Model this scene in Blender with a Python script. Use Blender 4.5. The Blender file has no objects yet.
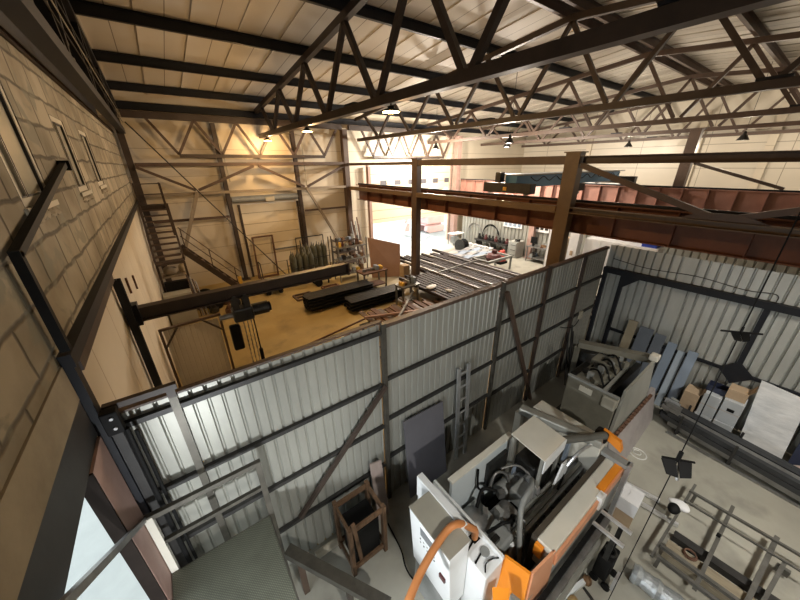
import bpy, bmesh, math, random
from mathutils import Vector, Matrix
random.seed(7)
scene = bpy.context.scene
COL = scene.collection
PI = math.pi

# ------------------------------------------------------------------ materials
MATS = {}
def mat(name, c1, c2=None, scale=3.0, rough=0.6, metal=0.0, bump=0.0, spec=0.5, detail=6.0, emit=None, trans=0.0, stretch=None):
    if name in MATS: return MATS[name]
    m = bpy.data.materials.new(name); m.use_nodes = True
    nt = m.node_tree; b = nt.nodes['Principled BSDF']
    b.inputs['Roughness'].default_value = rough
    b.inputs['Metallic'].default_value = metal
    b.inputs['Specular IOR Level'].default_value = spec
    if trans: b.inputs['Transmission Weight'].default_value = trans
    c2 = c2 or tuple(x*0.72 for x in c1)
    g = nt.nodes.new('ShaderNodeNewGeometry')
    vec = g.outputs['Position']
    if stretch:
        mp = nt.nodes.new('ShaderNodeMapping'); mp.inputs['Scale'].default_value = stretch
        nt.links.new(vec, mp.inputs['Vector']); vec = mp.outputs['Vector']
    n = nt.nodes.new('ShaderNodeTexNoise'); n.inputs['Scale'].default_value = scale; n.inputs['Detail'].default_value = detail
    n.inputs['Roughness'].default_value = 0.65
    nt.links.new(vec, n.inputs['Vector'])
    r = nt.nodes.new('ShaderNodeValToRGB')
    r.color_ramp.elements[0].position = 0.32; r.color_ramp.elements[1].position = 0.68
    r.color_ramp.elements[0].color = (*c2, 1); r.color_ramp.elements[1].color = (*c1, 1)
    nt.links.new(n.outputs['Fac'], r.inputs['Fac'])
    nt.links.new(r.outputs['Color'], b.inputs['Base Color'])
    if bump:
        bp = nt.nodes.new('ShaderNodeBump'); bp.inputs['Strength'].default_value = bump; bp.inputs['Distance'].default_value = 0.02
        nt.links.new(n.outputs['Fac'], bp.inputs['Height']); nt.links.new(bp.outputs['Normal'], b.inputs['Normal'])
    if emit:
        b.inputs['Emission Color'].default_value = (*emit[0], 1); b.inputs['Emission Strength'].default_value = emit[1]
    MATS[name] = m
    return m

def mat_blocks(name):
    """aerated concrete blocks laid with smeared mortar, on the plane x = const"""
    m = bpy.data.materials.new(name); m.use_nodes = True; nt = m.node_tree; b = nt.nodes['Principled BSDF']
    L = nt.links.new; N = nt.nodes.new
    g = N('ShaderNodeNewGeometry'); s = N('ShaderNodeSeparateXYZ'); L(g.outputs['Position'], s.inputs[0])
    c = N('ShaderNodeCombineXYZ'); L(s.outputs['Y'], c.inputs['X']); L(s.outputs['Z'], c.inputs['Y']); L(s.outputs['X'], c.inputs['Z'])
    nz = N('ShaderNodeTexNoise'); nz.inputs['Scale'].default_value = 2.6; nz.inputs['Detail'].default_value = 3; L(c.outputs[0], nz.inputs['Vector'])
    sub = N('ShaderNodeVectorMath'); sub.operation = 'SUBTRACT'; L(nz.outputs['Color'], sub.inputs[0]); sub.inputs[1].default_value = (.5, .5, .5)
    sc = N('ShaderNodeVectorMath'); sc.operation = 'SCALE'; L(sub.outputs[0], sc.inputs[0]); sc.inputs['Scale'].default_value = 0.075
    ad = N('ShaderNodeVectorMath'); L(c.outputs[0], ad.inputs[0]); L(sc.outputs[0], ad.inputs[1])
    br = N('ShaderNodeTexBrick'); L(ad.outputs[0], br.inputs['Vector'])
    br.inputs['Scale'].default_value = 1.0; br.inputs['Brick Width'].default_value = 0.60; br.inputs['Row Height'].default_value = 0.30
    br.inputs['Mortar Size'].default_value = 0.024; br.inputs['Mortar Smooth'].default_value = 0.85
    br.inputs['Color1'].default_value = (.36, .305, .215, 1); br.inputs['Color2'].default_value = (.25, .215, .15, 1)
    br.inputs['Mortar'].default_value = (.115, .095, .066, 1)
    n2 = N('ShaderNodeTexNoise'); n2.inputs['Scale'].default_value = 1.7; n2.inputs['Detail'].default_value = 8; L(c.outputs[0], n2.inputs['Vector'])
    rp = N('ShaderNodeValToRGB'); rp.color_ramp.elements[0].position = .38; rp.color_ramp.elements[0].color = (.50, .47, .41, 1)
    rp.color_ramp.elements[1].position = .62; rp.color_ramp.elements[1].color = (1, 1, 1, 1); L(n2.outputs['Fac'], rp.inputs[0])
    mx = N('ShaderNodeMix'); mx.data_type = 'RGBA'; mx.blend_type = 'MULTIPLY'; mx.inputs['Factor'].default_value = .8
    L(br.outputs['Color'], mx.inputs['A']); L(rp.outputs['Color'], mx.inputs['B']); L(mx.outputs['Result'], b.inputs['Base Color'])
    n3 = N('ShaderNodeTexNoise'); n3.inputs['Scale'].default_value = 3.1; n3.inputs['Detail'].default_value = 5; n3.inputs['Distortion'].default_value = .6; L(c.outputs[0], n3.inputs['Vector'])
    r3 = N('ShaderNodeValToRGB'); r3.color_ramp.elements[0].position = .57; r3.color_ramp.elements[0].color = (0, 0, 0, 1); r3.color_ramp.elements[1].position = .63; r3.color_ramp.elements[1].color = (.8, .8, .8, 1); L(n3.outputs['Fac'], r3.inputs[0])
    m3 = N('ShaderNodeMix'); m3.data_type = 'RGBA'; L(r3.outputs['Color'], m3.inputs['Factor']); L(mx.outputs['Result'], m3.inputs['A']); m3.inputs['B'].default_value = (.19, .175, .125, 1)
    L(m3.outputs['Result'], b.inputs['Base Color'])
    bp = N('ShaderNodeBump'); bp.inputs['Strength'].default_value = .7; bp.inputs['Distance'].default_value = .02; bp.invert = True
    L(br.outputs['Fac'], bp.inputs['Height']); L(bp.outputs['Normal'], b.inputs['Normal'])
    b.inputs['Roughness'].default_value = .9
    MATS[name] = m; return m

def mat_seams(name, c1, seam, axis, pitch, width=0.012, axis2=None, pitch2=1.0, rough=0.45, var=0.9, off=0.0):
    """painted sandwich panels: thin seams every <pitch> along a world axis"""
    m = bpy.data.materials.new(name); m.use_nodes = True; nt = m.node_tree; b = nt.nodes['Principled BSDF']
    L = nt.links.new; N = nt.nodes.new
    g = N('ShaderNodeNewGeometry'); s = N('ShaderNodeSeparateXYZ'); L(g.outputs['Position'], s.inputs[0])
    def line(ax, p, o):
        a = N('ShaderNodeMath'); a.operation = 'ADD'; L(s.outputs[ax], a.inputs[0]); a.inputs[1].default_value = 100 + o
        d = N('ShaderNodeMath'); d.operation = 'MODULO'; L(a.outputs[0], d.inputs[0]); d.inputs[1].default_value = p
        l = N('ShaderNodeMath'); l.operation = 'LESS_THAN'; L(d.outputs[0], l.inputs[0]); l.inputs[1].default_value = width
        return l.outputs[0]
    f = line(axis, pitch, off)
    if axis2:
        f2 = line(axis2, pitch2, 0); mxm = N('ShaderNodeMath'); mxm.operation = 'MAXIMUM'; L(f, mxm.inputs[0]); L(f2, mxm.inputs[1]); f = mxm.outputs[0]
    n = N('ShaderNodeTexNoise'); n.inputs['Scale'].default_value = .6; n.inputs['Detail'].default_value = 5; L(g.outputs['Position'], n.inputs['Vector'])
    r = N('ShaderNodeValToRGB'); r.color_ramp.elements[0].position = .3; r.color_ramp.elements[1].position = .7
    r.color_ramp.elements[0].color = (*[x*var for x in c1], 1); r.color_ramp.elements[1].color = (*c1, 1); L(n.outputs['Fac'], r.inputs[0])
    mx = N('ShaderNodeMix'); mx.data_type = 'RGBA'; L(f, mx.inputs['Factor']); L(r.outputs['Color'], mx.inputs['A']); mx.inputs['B'].default_value = (*seam, 1)
    L(mx.outputs['Result'], b.inputs['Base Color']); b.inputs['Roughness'].default_value = rough
    MATS[name] = m; return m

def mat_floor(name):
    m = bpy.data.materials.new(name); m.use_nodes = True; nt = m.node_tree; b = nt.nodes['Principled BSDF']
    L = nt.links.new; N = nt.nodes.new
    g = N('ShaderNodeNewGeometry')
    n1 = N('ShaderNodeTexNoise'); n1.inputs['Scale'].default_value = .55; n1.inputs['Detail'].default_value = 9; n1.inputs['Roughness'].default_value = .62; L(g.outputs['Position'], n1.inputs['Vector'])
    r1 = N('ShaderNodeValToRGB'); r1.color_ramp.elements[0].position = .35; r1.color_ramp.elements[1].position = .65
    r1.color_ramp.elements[0].color = (.29, .28, .235, 1); r1.color_ramp.elements[1].color = (.40, .385, .325, 1); L(n1.outputs['Fac'], r1.inputs[0])
    n2 = N('ShaderNodeTexNoise'); n2.inputs['Scale'].default_value = 1.5; n2.inputs['Detail'].default_value = 8; L(g.outputs['Position'], n2.inputs['Vector'])
    r2 = N('ShaderNodeValToRGB'); r2.color_ramp.elements[0].position = .28; r2.color_ramp.elements[1].position = .47
    r2.color_ramp.elements[0].color = (.62, .62, .62, 1); r2.color_ramp.elements[1].color = (1, 1, 1, 1); L(n2.outputs['Fac'], r2.inputs[0])
    mx = N('ShaderNodeMix'); mx.data_type = 'RGBA'; mx.blend_type = 'MULTIPLY'; mx.inputs['Factor'].default_value = 1
    sp = N('ShaderNodeSeparateXYZ'); L(g.outputs['Position'], sp.inputs[0])
    def ramp(out, a, z):
        q = N('ShaderNodeMapRange'); L(out, q.inputs['Value']); q.inputs['From Min'].default_value = a; q.inputs['From Max'].default_value = z; return q.outputs['Result']
    n4 = N('ShaderNodeTexNoise'); n4.inputs['Scale'].default_value = 1.1; n4.inputs['Detail'].default_value = 6; n4.inputs['Distortion'].default_value = .8; L(g.outputs['Position'], n4.inputs['Vector'])
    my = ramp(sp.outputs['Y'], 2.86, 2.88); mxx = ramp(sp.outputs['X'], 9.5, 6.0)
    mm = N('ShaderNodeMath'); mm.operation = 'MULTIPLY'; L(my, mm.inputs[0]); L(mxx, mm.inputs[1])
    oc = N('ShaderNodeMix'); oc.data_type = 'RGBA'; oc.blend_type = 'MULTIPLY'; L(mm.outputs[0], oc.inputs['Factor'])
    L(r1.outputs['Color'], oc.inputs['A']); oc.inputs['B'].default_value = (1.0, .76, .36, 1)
    L(oc.outputs['Result'], mx.inputs['A']); L(r2.outputs['Color'], mx.inputs['B']); L(mx.outputs['Result'], b.inputs['Base Color'])
    r3 = N('ShaderNodeMapRange'); L(n2.outputs['Fac'], r3.inputs['Value']); r3.inputs['To Min'].default_value = .35; r3.inputs['To Max'].default_value = .75
    L(r3.outputs['Result'], b.inputs['Roughness'])
    bp = N('ShaderNodeBump'); bp.inputs['Strength'].default_value = .06; L(n2.outputs['Fac'], bp.inputs['Height']); L(bp.outputs['Normal'], b.inputs['Normal'])
    MATS[name] = m; return m

def mat_checker_plate(name):
    m = bpy.data.materials.new(name); m.use_nodes = True; nt = m.node_tree; b = nt.nodes['Principled BSDF']
    L = nt.links.new; N = nt.nodes.new
    g = N('ShaderNodeNewGeometry'); mp = N('ShaderNodeMapping'); mp.inputs['Rotation'].default_value = (0, 0, PI/4); mp.inputs['Scale'].default_value = (62, 62, 62)
    L(g.outputs['Position'], mp.inputs['Vector'])
    v = N('ShaderNodeTexVoronoi'); v.inputs['Scale'].default_value = 1; v.inputs['Randomness'].default_value = 0; L(mp.outputs[0], v.inputs['Vector'])
    r = N('ShaderNodeValToRGB'); r.color_ramp.elements[0].position = .2; r.color_ramp.elements[1].position = .42
    r.color_ramp.elements[0].color = (.175, .18, .135, 1); r.color_ramp.elements[1].color = (.085, .088, .066, 1); L(v.outputs['Distance'], r.inputs[0])
    n = N('ShaderNodeTexNoise'); n.inputs['Scale'].default_value = 5; n.inputs['Detail'].default_value = 6; L(g.outputs['Position'], n.inputs['Vector'])
    mr = N('ShaderNodeMapRange'); L(n.outputs['Fac'], mr.inputs['Value']); mr.inputs['To Min'].default_value = .65; mr.inputs['To Max'].default_value = 1.25
    mx = N('ShaderNodeMix'); mx.data_type = 'RGBA'; mx.blend_type = 'MULTIPLY'; mx.inputs['Factor'].default_value = 1
    L(r.outputs['Color'], mx.inputs['A']); L(mr.outputs['Result'], mx.inputs['B']); L(mx.outputs['Result'], b.inputs['Base Color'])
    bp = N('ShaderNodeBump'); bp.inputs['Strength'].default_value = .5; bp.inputs['Distance'].default_value = .004; bp.invert = True
    L(v.outputs['Distance'], bp.inputs['Height']); L(bp.outputs['Normal'], b.inputs['Normal'])
    b.inputs['Roughness'].default_value = .5; b.inputs['Metallic'].default_value = .3
    MATS[name] = m; return m

BLOCK = mat_blocks('aerated_blocks')
PLASTER = mat('cracked_plaster', (.30, .25, .17), (.20, .165, .11), 2.2, .9, bump=.5)
FLOOR = mat_floor('worn_concrete_floor')
CHECK = mat_checker_plate('checker_plate')
ROOFP = mat_seams('roof_panel_paint', (.66, .61, .53), (.22, .19, .15), 'X', 1.0, .02, rough=.6)
WALLP = mat_seams('wall_panel_paint', (.68, .60, .47), (.36, .29, .20), 'Z', 1.0, .018, rough=.42, off=.35)
WALLL = mat_seams('side_wall_panel_paint', (.62, .55, .43), (.33, .26, .17), 'Y', 1.15, .02, rough=.5, var=.8)
DOORP = mat_seams('door_panel_paint', (.74, .64, .47), (.34, .27, .17), 'Z', .5, .03, rough=.42)
GABLE = mat('dark_gable_sheet', (.030, .030, .034), (.018, .018, .020), 2, .6)
BROWN = mat('brown_steel_paint', (.105, .066, .046), (.072, .046, .033), 3, .5)
BROWND = mat('shaded_brown_steel_paint', (.058, .039, .029), (.036, .025, .019), 3, .5)
TAN = mat('tan_steel_paint', (.165, .105, .056), (.120, .076, .041), 2.5, .5)
REDP = mat('red_primer', (.42, .215, .165), (.33, .165, .125), 2.5, .55)
PINK = mat('pink_primer', (.43, .285, .24), (.34, .215, .175), 2.5, .6)
NAVY = mat('shaded_navy_black_steel', (.014, .0155, .020), (.009, .010, .014), 3, .5, spec=.3)
DARK = mat('dark_steel', (.040, .038, .036), (.022, .021, .020), 4, .5, .2)
BLACK = mat('black_rubber', (.010, .010, .010), (.006, .006, .006), 6, .6, spec=.15)
GALV = mat('galvanized_sheet', (.54, .55, .51), (.36, .37, .345), 1.4, .42, .35, stretch=(1, 1, .25))
GALVW = mat('pale_galvanized_sheet', (.40, .40, .355), (.28, .28, .25), 1.4, .42, .3, stretch=(1, 1, .25))
ALU = mat('bare_aluminium', (.62, .63, .64), (.48, .49, .50), 8, .35, .7)
STEEL = mat('bare_steel', (.33, .33, .32), (.20, .20, .195), 6, .42, .7)
RAILM = mat('railing_steel', (.125, .115, .095), (.065, .06, .05), 5, .45, .5)
CHROME = mat('bright_steel', (.80, .80, .80), (.70, .70, .70), 8, .30, .55)
WHITE = mat('white_machine_paint', (.80, .82, .82), (.72, .74, .74), 2, .4)
CREAM = mat('cream_machine_paint', (.68, .66, .58), (.60, .58, .50), 2, .45)
OLIVE = mat('warm_grey_machine_paint', (.36, .345, .285), (.30, .285, .235), 2, .45)
GREYM = mat('grey_machine_paint', (.30, .31, .30), (.22, .23, .22), 4, .5)
MACHD = mat('oily_machine_iron', (.040, .040, .037), (.014, .014, .013), 9, .4, .4)
ORANGE = mat('orange_machine_paint', (.86, .30, .025), (.80, .26, .02), 2, .42)
ORPALE = mat('faded_orange_paint', (.72, .36, .20), (.66, .30, .16), 2, .45)
ORTUBE = mat('orange_brown_tube', (.58, .235, .08), (.50, .195, .065), 6, .4)
YELLOW = mat('yellow_paint', (.70, .42, .06), (.58, .33, .04), 5, .5)
BLUEC = mat('crane_blue', (.085, .26, .48), (.07, .21, .40), 2, .45)
BLUEG = mat('blue_grey_panel', (.27, .33, .41), (.22, .27, .35), 1.5, .4, stretch=(1, 1, .3))
NAVYT = mat('navy_tube', (.035, .045, .085), (.022, .028, .055), 4, .4)
WOOD = mat('pale_timber', (.46, .38, .27), (.33, .26, .175), 3, .75, stretch=(8, 1, 8))
WOODB = mat('brown_timber', (.24, .13, .06), (.13, .07, .03), 5, .7, stretch=(6, 6, 1))
CARD = mat('brown_cardboard', (.50, .375, .25), (.43, .315, .205), 4, .85)
WCARD = mat('pale_blue_grey_carton', (.50, .53, .55), (.44, .47, .49), 4, .8)
PAPER = mat('white_paper', (.80, .80, .80), (.72, .72, .73), 4, .8)
PFILM = mat('frosted_film_sheet', (.74, .75, .75), (.52, .54, .55), 4.5, .28, bump=.5, stretch=(1, .6, 2.2))
SLATE = mat('slate_grey_board', (.115, .112, .125), (.095, .092, .103), 2, .7)
RUST = mat('rusty_steel', (.165, .085, .050), (.085, .042, .028), 6, .7, .2)
DRED = mat('dark_red_paint', (.10, .022, .022), (.06, .014, .014), 5, .5)
REDB = mat('bright_red_paint', (.70, .10, .08), (.60, .08, .06), 5, .5)
GREENC = mat('cylinder_green_grey', (.12, .125, .085), (.06, .062, .045), 5, .5)
PVC = mat('white_pvc', (.44, .40, .31), (.38, .345, .265), 3, .4)
PANE = mat('dull_window_pane', (.34, .315, .24), (.29, .27, .205), 1, .25)
FABRIC = mat('sack_cloth', (.44, .36, .25), (.34, .27, .18), 7, .9, bump=.4)
FOIL = mat('crinkled_foil', (.62, .66, .68), (.40, .44, .46), 14, .3, .6, bump=.8)
CHALK = mat('white_chalk', (.75, .75, .72), (.5, .5, .47), 30, .95)
CONC = mat('outdoor_concrete', (.37, .395, .385), (.30, .325, .315), 1.2, .9)
LAMPG = mat('warm_lamp_glass', (1, .8, .4), (1, .8, .4), 1, .5, emit=((1, .62, .22), 26))
LAMPD = mat('dim_bulb_glass', (1, .85, .6), (1, .85, .6), 1, .5, emit=((1, .8, .5), 2.5))
LAMPW = mat('white_tube_lamp', (1, 1, 1), (1, 1, 1), 1, .5, emit=((1, .96, .9), 5))
SCREEN = mat('grey_screen', (.20, .215, .225), (.18, .19, .20), 3, .25)
GLASS = mat('clear_glass', (.9, .95, .95), (.9, .95, .95), 1, .05, trans=1.0)

# ------------------------------------------------------------------ object helpers
def setp(o, label=None, cat=None, group=None, kind=None):
    if label: o['label'] = label
    if cat: o['category'] = cat
    if group: o['group'] = group
    if kind: o['kind'] = kind
    return o

def thing(name, label, cat, loc=(0, 0, 0), group=None, rz=0.0):
    o = bpy.data.objects.new(name, None); COL.objects.link(o)
    o.empty_display_size = .1
    o.location = loc; o.rotation_euler = (0, 0, rz)
    return setp(o, label, cat, group)

def frame_of(d, up=(0, 0, 1)):
    d = Vector(d).normalized(); up = Vector(up)
    if abs(d.dot(up)) > .999: up = Vector((0, 1, 0)) if abs(d.y) < .9 else Vector((1, 0, 0))
    s = d.cross(up).normalized(); u = s.cross(d).normalized()
    return d, s, u

class MB:
    """collects shapes (in the coordinates of the thing, or world minus org) and links them as ONE mesh object"""
    def __init__(self, org=(0, 0, 0)):
        self.bm = bmesh.new(); self.o = Vector(org)
    def v(self, p): return self.bm.verts.new(Vector(p) - self.o)
    def face(self, vs):
        try: return self.bm.faces.new(vs)
        except ValueError: return None
    def hexa(self, a, b):
        va = [self.v(p) for p in a]; vb = [self.v(p) for p in b]; n = len(a)
        self.face(va[::-1]); self.face(vb)
        for i in range(n): self.face([va[i], va[(i+1) % n], vb[(i+1) % n], vb[i]])
        return self
    def box(self, x0, x1, y0, y1, z0, z1):
        return self.hexa([(x0, y0, z0), (x1, y0, z0), (x1, y1, z0), (x0, y1, z0)], [(x0, y0, z1), (x1, y0, z1), (x1, y1, z1), (x0, y1, z1)])
    def obox(self, c, size, rz=0.0, rx=0.0, ry=0.0):
        R = Matrix.Rotation(rz, 3, 'Z') @ Matrix.Rotation(ry, 3, 'Y') @ Matrix.Rotation(rx, 3, 'X'); c = Vector(c); h = [s/2 for s in size]
        P = lambda x, y, z: c + R @ Vector((x*h[0], y*h[1], z*h[2]))
        return self.hexa([P(-1, -1, -1), P(1, -1, -1), P(1, 1, -1), P(-1, 1, -1)], [P(-1, -1, 1), P(1, -1, 1), P(1, 1, 1), P(-1, 1, 1)])
    def beam(self, p0, p1, w, h, up=(0, 0, 1)):
        p0, p1 = Vector(p0), Vector(p1); d, s, u = frame_of(p1-p0, up); s = s*(w/2); u = u*(h/2)
        q = lambda p: [p-s-u, p+s-u, p+s+u, p-s+u]
        return self.hexa(q(p0), q(p1))
    def prof(self, p0, p1, pts, up=(0, 0, 1)):
        p0, p1 = Vector(p0), Vector(p1); d, s, u = frame_of(p1-p0, up)
        return self.hexa([p0+s*a+u*b for a, b in pts], [p1+s*a+u*b for a, b in pts])
    def ibeam(self, p0, p1, w, h, t=.014, up=(0, 0, 1)):
        a, b = w/2, h/2; k = t/2
        return self.prof(p0, p1, [(-a, -b), (a, -b), (a, -b+t), (k, -b+t), (k, b-t), (a, b-t), (a, b), (-a, b), (-a, b-t), (-k, b-t), (-k, -b+t), (-a, -b+t)], up)
    def channel(self, p0, p1, w, h, t=.012, up=(0, 0, 1)):
        a, b = w/2, h/2
        return self.prof(p0, p1, [(-a, -b), (a, -b), (a, -b+t), (-a+t, -b+t), (-a+t, b-t), (a, b-t), (a, b), (-a, b)], up)
    def tubebox(self, p0, p1, w, h, t=.006, up=(0, 0, 1)):
        """rectangular hollow section, open at both ends"""
        p0, p1 = Vector(p0), Vector(p1); d, s, u = frame_of(p1-p0, up)
        def ring(p, k): return [self.v(p+s*(a*(w/2-k))+u*(b*(h/2-k))) for a, b in ((-1, -1), (1, -1), (1, 1), (-1, 1))]
        A, B, C, D = ring(p0, 0), ring(p1, 0), ring(p0, t), ring(p1, t)
        for i in range(4):
            j = (i+1) % 4
            self.face([A[i], A[j], B[j], B[i]]); self.face([C[j], C[i], D[i], D[j]])
            self.face([A[j], A[i], C[i], C[j]]); self.face([B[i], B[j], D[j], D[i]])
        return self
    def path(self, pts, r, n=10, cap=True):
        pts = [Vector(p) for p in pts]; rings = []; u = None
        rr = r if isinstance(r, (list, tuple)) else [r]*len(pts)
        for i, p in enumerate(pts):
            a = pts[max(i-1, 0)]; b = pts[min(i+1, len(pts)-1)]; d = (b-a).normalized()
            if u is None: _, s, u = frame_of(d)
            else:
                u = (u - d*u.dot(d)).normalized(); s = d.cross(u)
            rings.append([self.v(p + (s*math.cos(2*PI*k/n)+u*math.sin(2*PI*k/n))*rr[i]) for k in range(n)])
        for A, B in zip(rings, rings[1:]):
            for k in range(n): self.face([A[k], A[(k+1) % n], B[(k+1) % n], B[k]])
        if cap: self.face(rings[0][::-1]); self.face(rings[-1])
        return self
    def cyl(self, p0, p1, r, n=16, r1=None): return self.path([p0, p1], [r, r if r1 is None else r1], n)
    def lathe(self, c, prof, n=20, axis='Z'):
        c = Vector(c); rings = []
        for r, z in prof:
            ring = []
            for k in range(n):
                a = 2*PI*k/n; x, y = r*math.cos(a), r*math.sin(a)
                p = (x, y, z) if axis == 'Z' else ((z, x, y) if axis == 'X' else (y, z, x))
                ring.append(self.v(c+Vector(p)))
            rings.append(ring)
        for A, B in zip(rings, rings[1:]):
            for k in range(n): self.face([A[k], A[(k+1) % n], B[(k+1) % n], B[k]])
        self.face(rings[0][::-1]); self.face(rings[-1]); return self
    def torus(self, c, R, r, axis='Z', n=24, m=8, a0=0, a1=2*PI):
        c = Vector(c); full = abs(a1-a0-2*PI) < 1e-6; pts = []
        for i in range(n + (1 if full else 1)):
            a = a0+(a1-a0)*i/n; x, y = R*math.cos(a), R*math.sin(a)
            pts.append(c+Vector((x, y, 0) if axis == 'Z' else ((0, x, y) if axis == 'X' else (x, 0, y))))
        return self.path(pts, r, m, not full)
    def poly(self, pts, d):
        """a flat outline pts (3-D) thickened by vector d"""
        d = Vector(d); return self.hexa([Vector(p) for p in pts], [Vector(p)+d for p in pts])
    def corr(self, a, b, z0, z1, pitch, depth, nrm, th=.004, z1b=None):
        """trapezoidal corrugated sheet standing between plan points a and b"""
        a, b, nrm = Vector((*a, 0)), Vector((*b, 0)), Vector((*nrm, 0)); Ln = (b-a).length; d = (b-a)/Ln
        z1b = z1 if z1b is None else z1b
        s, pts = 0.0, []
        while s < Ln:
            for f, k in ((0, 1), (.70, 1), (.80, 0), (.90, 0)):
                if s+f*pitch <= Ln: pts.append((s+f*pitch, k*depth))
            s += pitch
        pts.append((Ln, depth))
        rows = []
        for q, e in pts:
            top = z1 + (z1b-z1)*q/Ln
            for off in (0, th):
                pass
            f = a+d*q+nrm*(e+th); g = a+d*q+nrm*e
            rows.append([self.v((f.x, f.y, z0)), self.v((f.x, f.y, top)), self.v((g.x, g.y, top)), self.v((g.x, g.y, z0))])
        for A, B in zip(rows, rows[1:]):
            for k in range(4): self.face([A[k], A[(k+1) % 4], B[(k+1) % 4], B[k]])
        self.face(rows[0]); self.face(rows[-1][::-1]); return self
    def blob(self, c, r, seed=0, amp=.25, sub=3):
        rnd = random.Random(seed); t = bmesh.new(); bmesh.ops.create_icosphere(t, subdivisions=sub, radius=1)
        ks = [(Vector((rnd.uniform(-3, 3), rnd.uniform(-3, 3), rnd.uniform(-3, 3))), rnd.uniform(0, 6)) for _ in range(5)]
        vm = {}
        for v in t.verts:
            f = 1+amp*sum(math.sin(k.dot(v.co)+p) for k, p in ks)/2.5
            p = Vector((v.co.x*r[0]*f, v.co.y*r[1]*f, max(v.co.z*r[2]*f, -r[2]*.8)))
            vm[v] = self.v(Vector(c)+p)
        for f in t.faces: self.face([vm[v] for v in f.verts])
        t.free(); return self
    def build(self, name, material, parent=None, bevel=0.0, smooth=False, **props):
        me = bpy.data.meshes.new(name); bmesh.ops.recalc_face_normals(self.bm, faces=self.bm.faces)
        self.bm.to_mesh(me); self.bm.free()
        if smooth:
            for p in me.polygons: p.use_smooth = True
        me.materials.append(material)
        o = bpy.data.objects.new(name, me); COL.objects.link(o)
        if parent: o.parent = parent
        if bevel:
            md = o.modifiers.new('bevel', 'BEVEL'); md.width = bevel; md.segments = 2; md.limit_method = 'ANGLE'
        setp(o, **props)
        return o

def single(name, mb, material, label, cat, group=None, loc=None, **k):
    return mb.build(name, material, None, label=label, cat=cat, group=group, **k)

def structure(name, mb, material, parent=None, **k):
    o = mb.build(name, material, parent, **k)
    if parent is None: o['kind'] = 'structure'
    return o

def dup(root, loc, rz=None, label=None, group=None):
    c = root.copy(); COL.objects.link(c); c.location = loc
    if rz is not None: c.rotation_euler = (0, 0, rz)
    if label: c['label'] = label
    if group: c['group'] = group
    def rec(src, dst):
        for ch in list(src.children):
            k = ch.copy(); COL.objects.link(k); k.parent = dst; rec(ch, k)
    rec(root, c)
    return c

def smoothpath(pts, n=6):
    pts = [Vector(p) for p in pts]; out = []
    P = [pts[0]]+pts+[pts[-1]]
    for i in range(1, len(P)-2):
        a, b, c, d = P[i-1], P[i], P[i+1], P[i+2]
        for k in range(n):
            t = k/n
            out.append(.5*((2*b)+(c-a)*t+(2*a-5*b+4*c-d)*t*t+(3*b-a-3*c+d)*t**3))
    out.append(pts[-1]); return out

# ------------------------------------------------------------------ the hall: dimensions (metres)
XL, XE = -0.82, 24.0          # left block wall, far end wall
YF, YB = 16.0, -5.8           # far eave wall, eave wall behind the camera
RY, RZ = 5.1, 8.15            # ridge
def zt(y): return RZ-.096*abs(y-RY)      # axis of the top chords
def zroof(y): return zt(y)+.09+.25

# ------------------------------------------------------------------ the setting
structure('floor', MB().box(XL-.1, XE, YB-.1, YF+.1, -.2, 0), FLOOR)
structure('ground', MB().box(-40, 60, -30, 70, -.5, -.21), CONC)
structure('ground_apron', MB().box(-9, XL-.1, -8, 12, -.21, -.02), CONC)
structure('ground_yard', MB().box(XL-.1, 40, YF+.1, 45, -.21, -.02), CONC)

m = MB()
for s in (-1, 1):
    ya, yb = (RY, YF+.3) if s > 0 else (RY, YB-.3)
    za, zb = zroof(ya), zroof(yb)
    m.hexa([(XL-.4, ya, za), (XE+.2, ya, za), (XE+.2, yb, zb), (XL-.4, yb, zb)], [(XL-.4, ya, za+.15), (XE+.2, ya, za+.15), (XE+.2, yb, zb+.15), (XL-.4, yb, zb+.15)])
structure('ceiling', m, ROOFP)
# the folded ribs of the roof panels running down the slope
ribs = MB()
for k in range(25):
    x = XL+.32+k
    for ya, yb in ((RY+.3, YF), (RY-.3, YB)):
        ribs.beam((x, ya, zroof(ya)-.008), (x, yb, zroof(yb)-.008), .05, .03)
rb = structure('trim_1', ribs, ROOFP)

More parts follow.
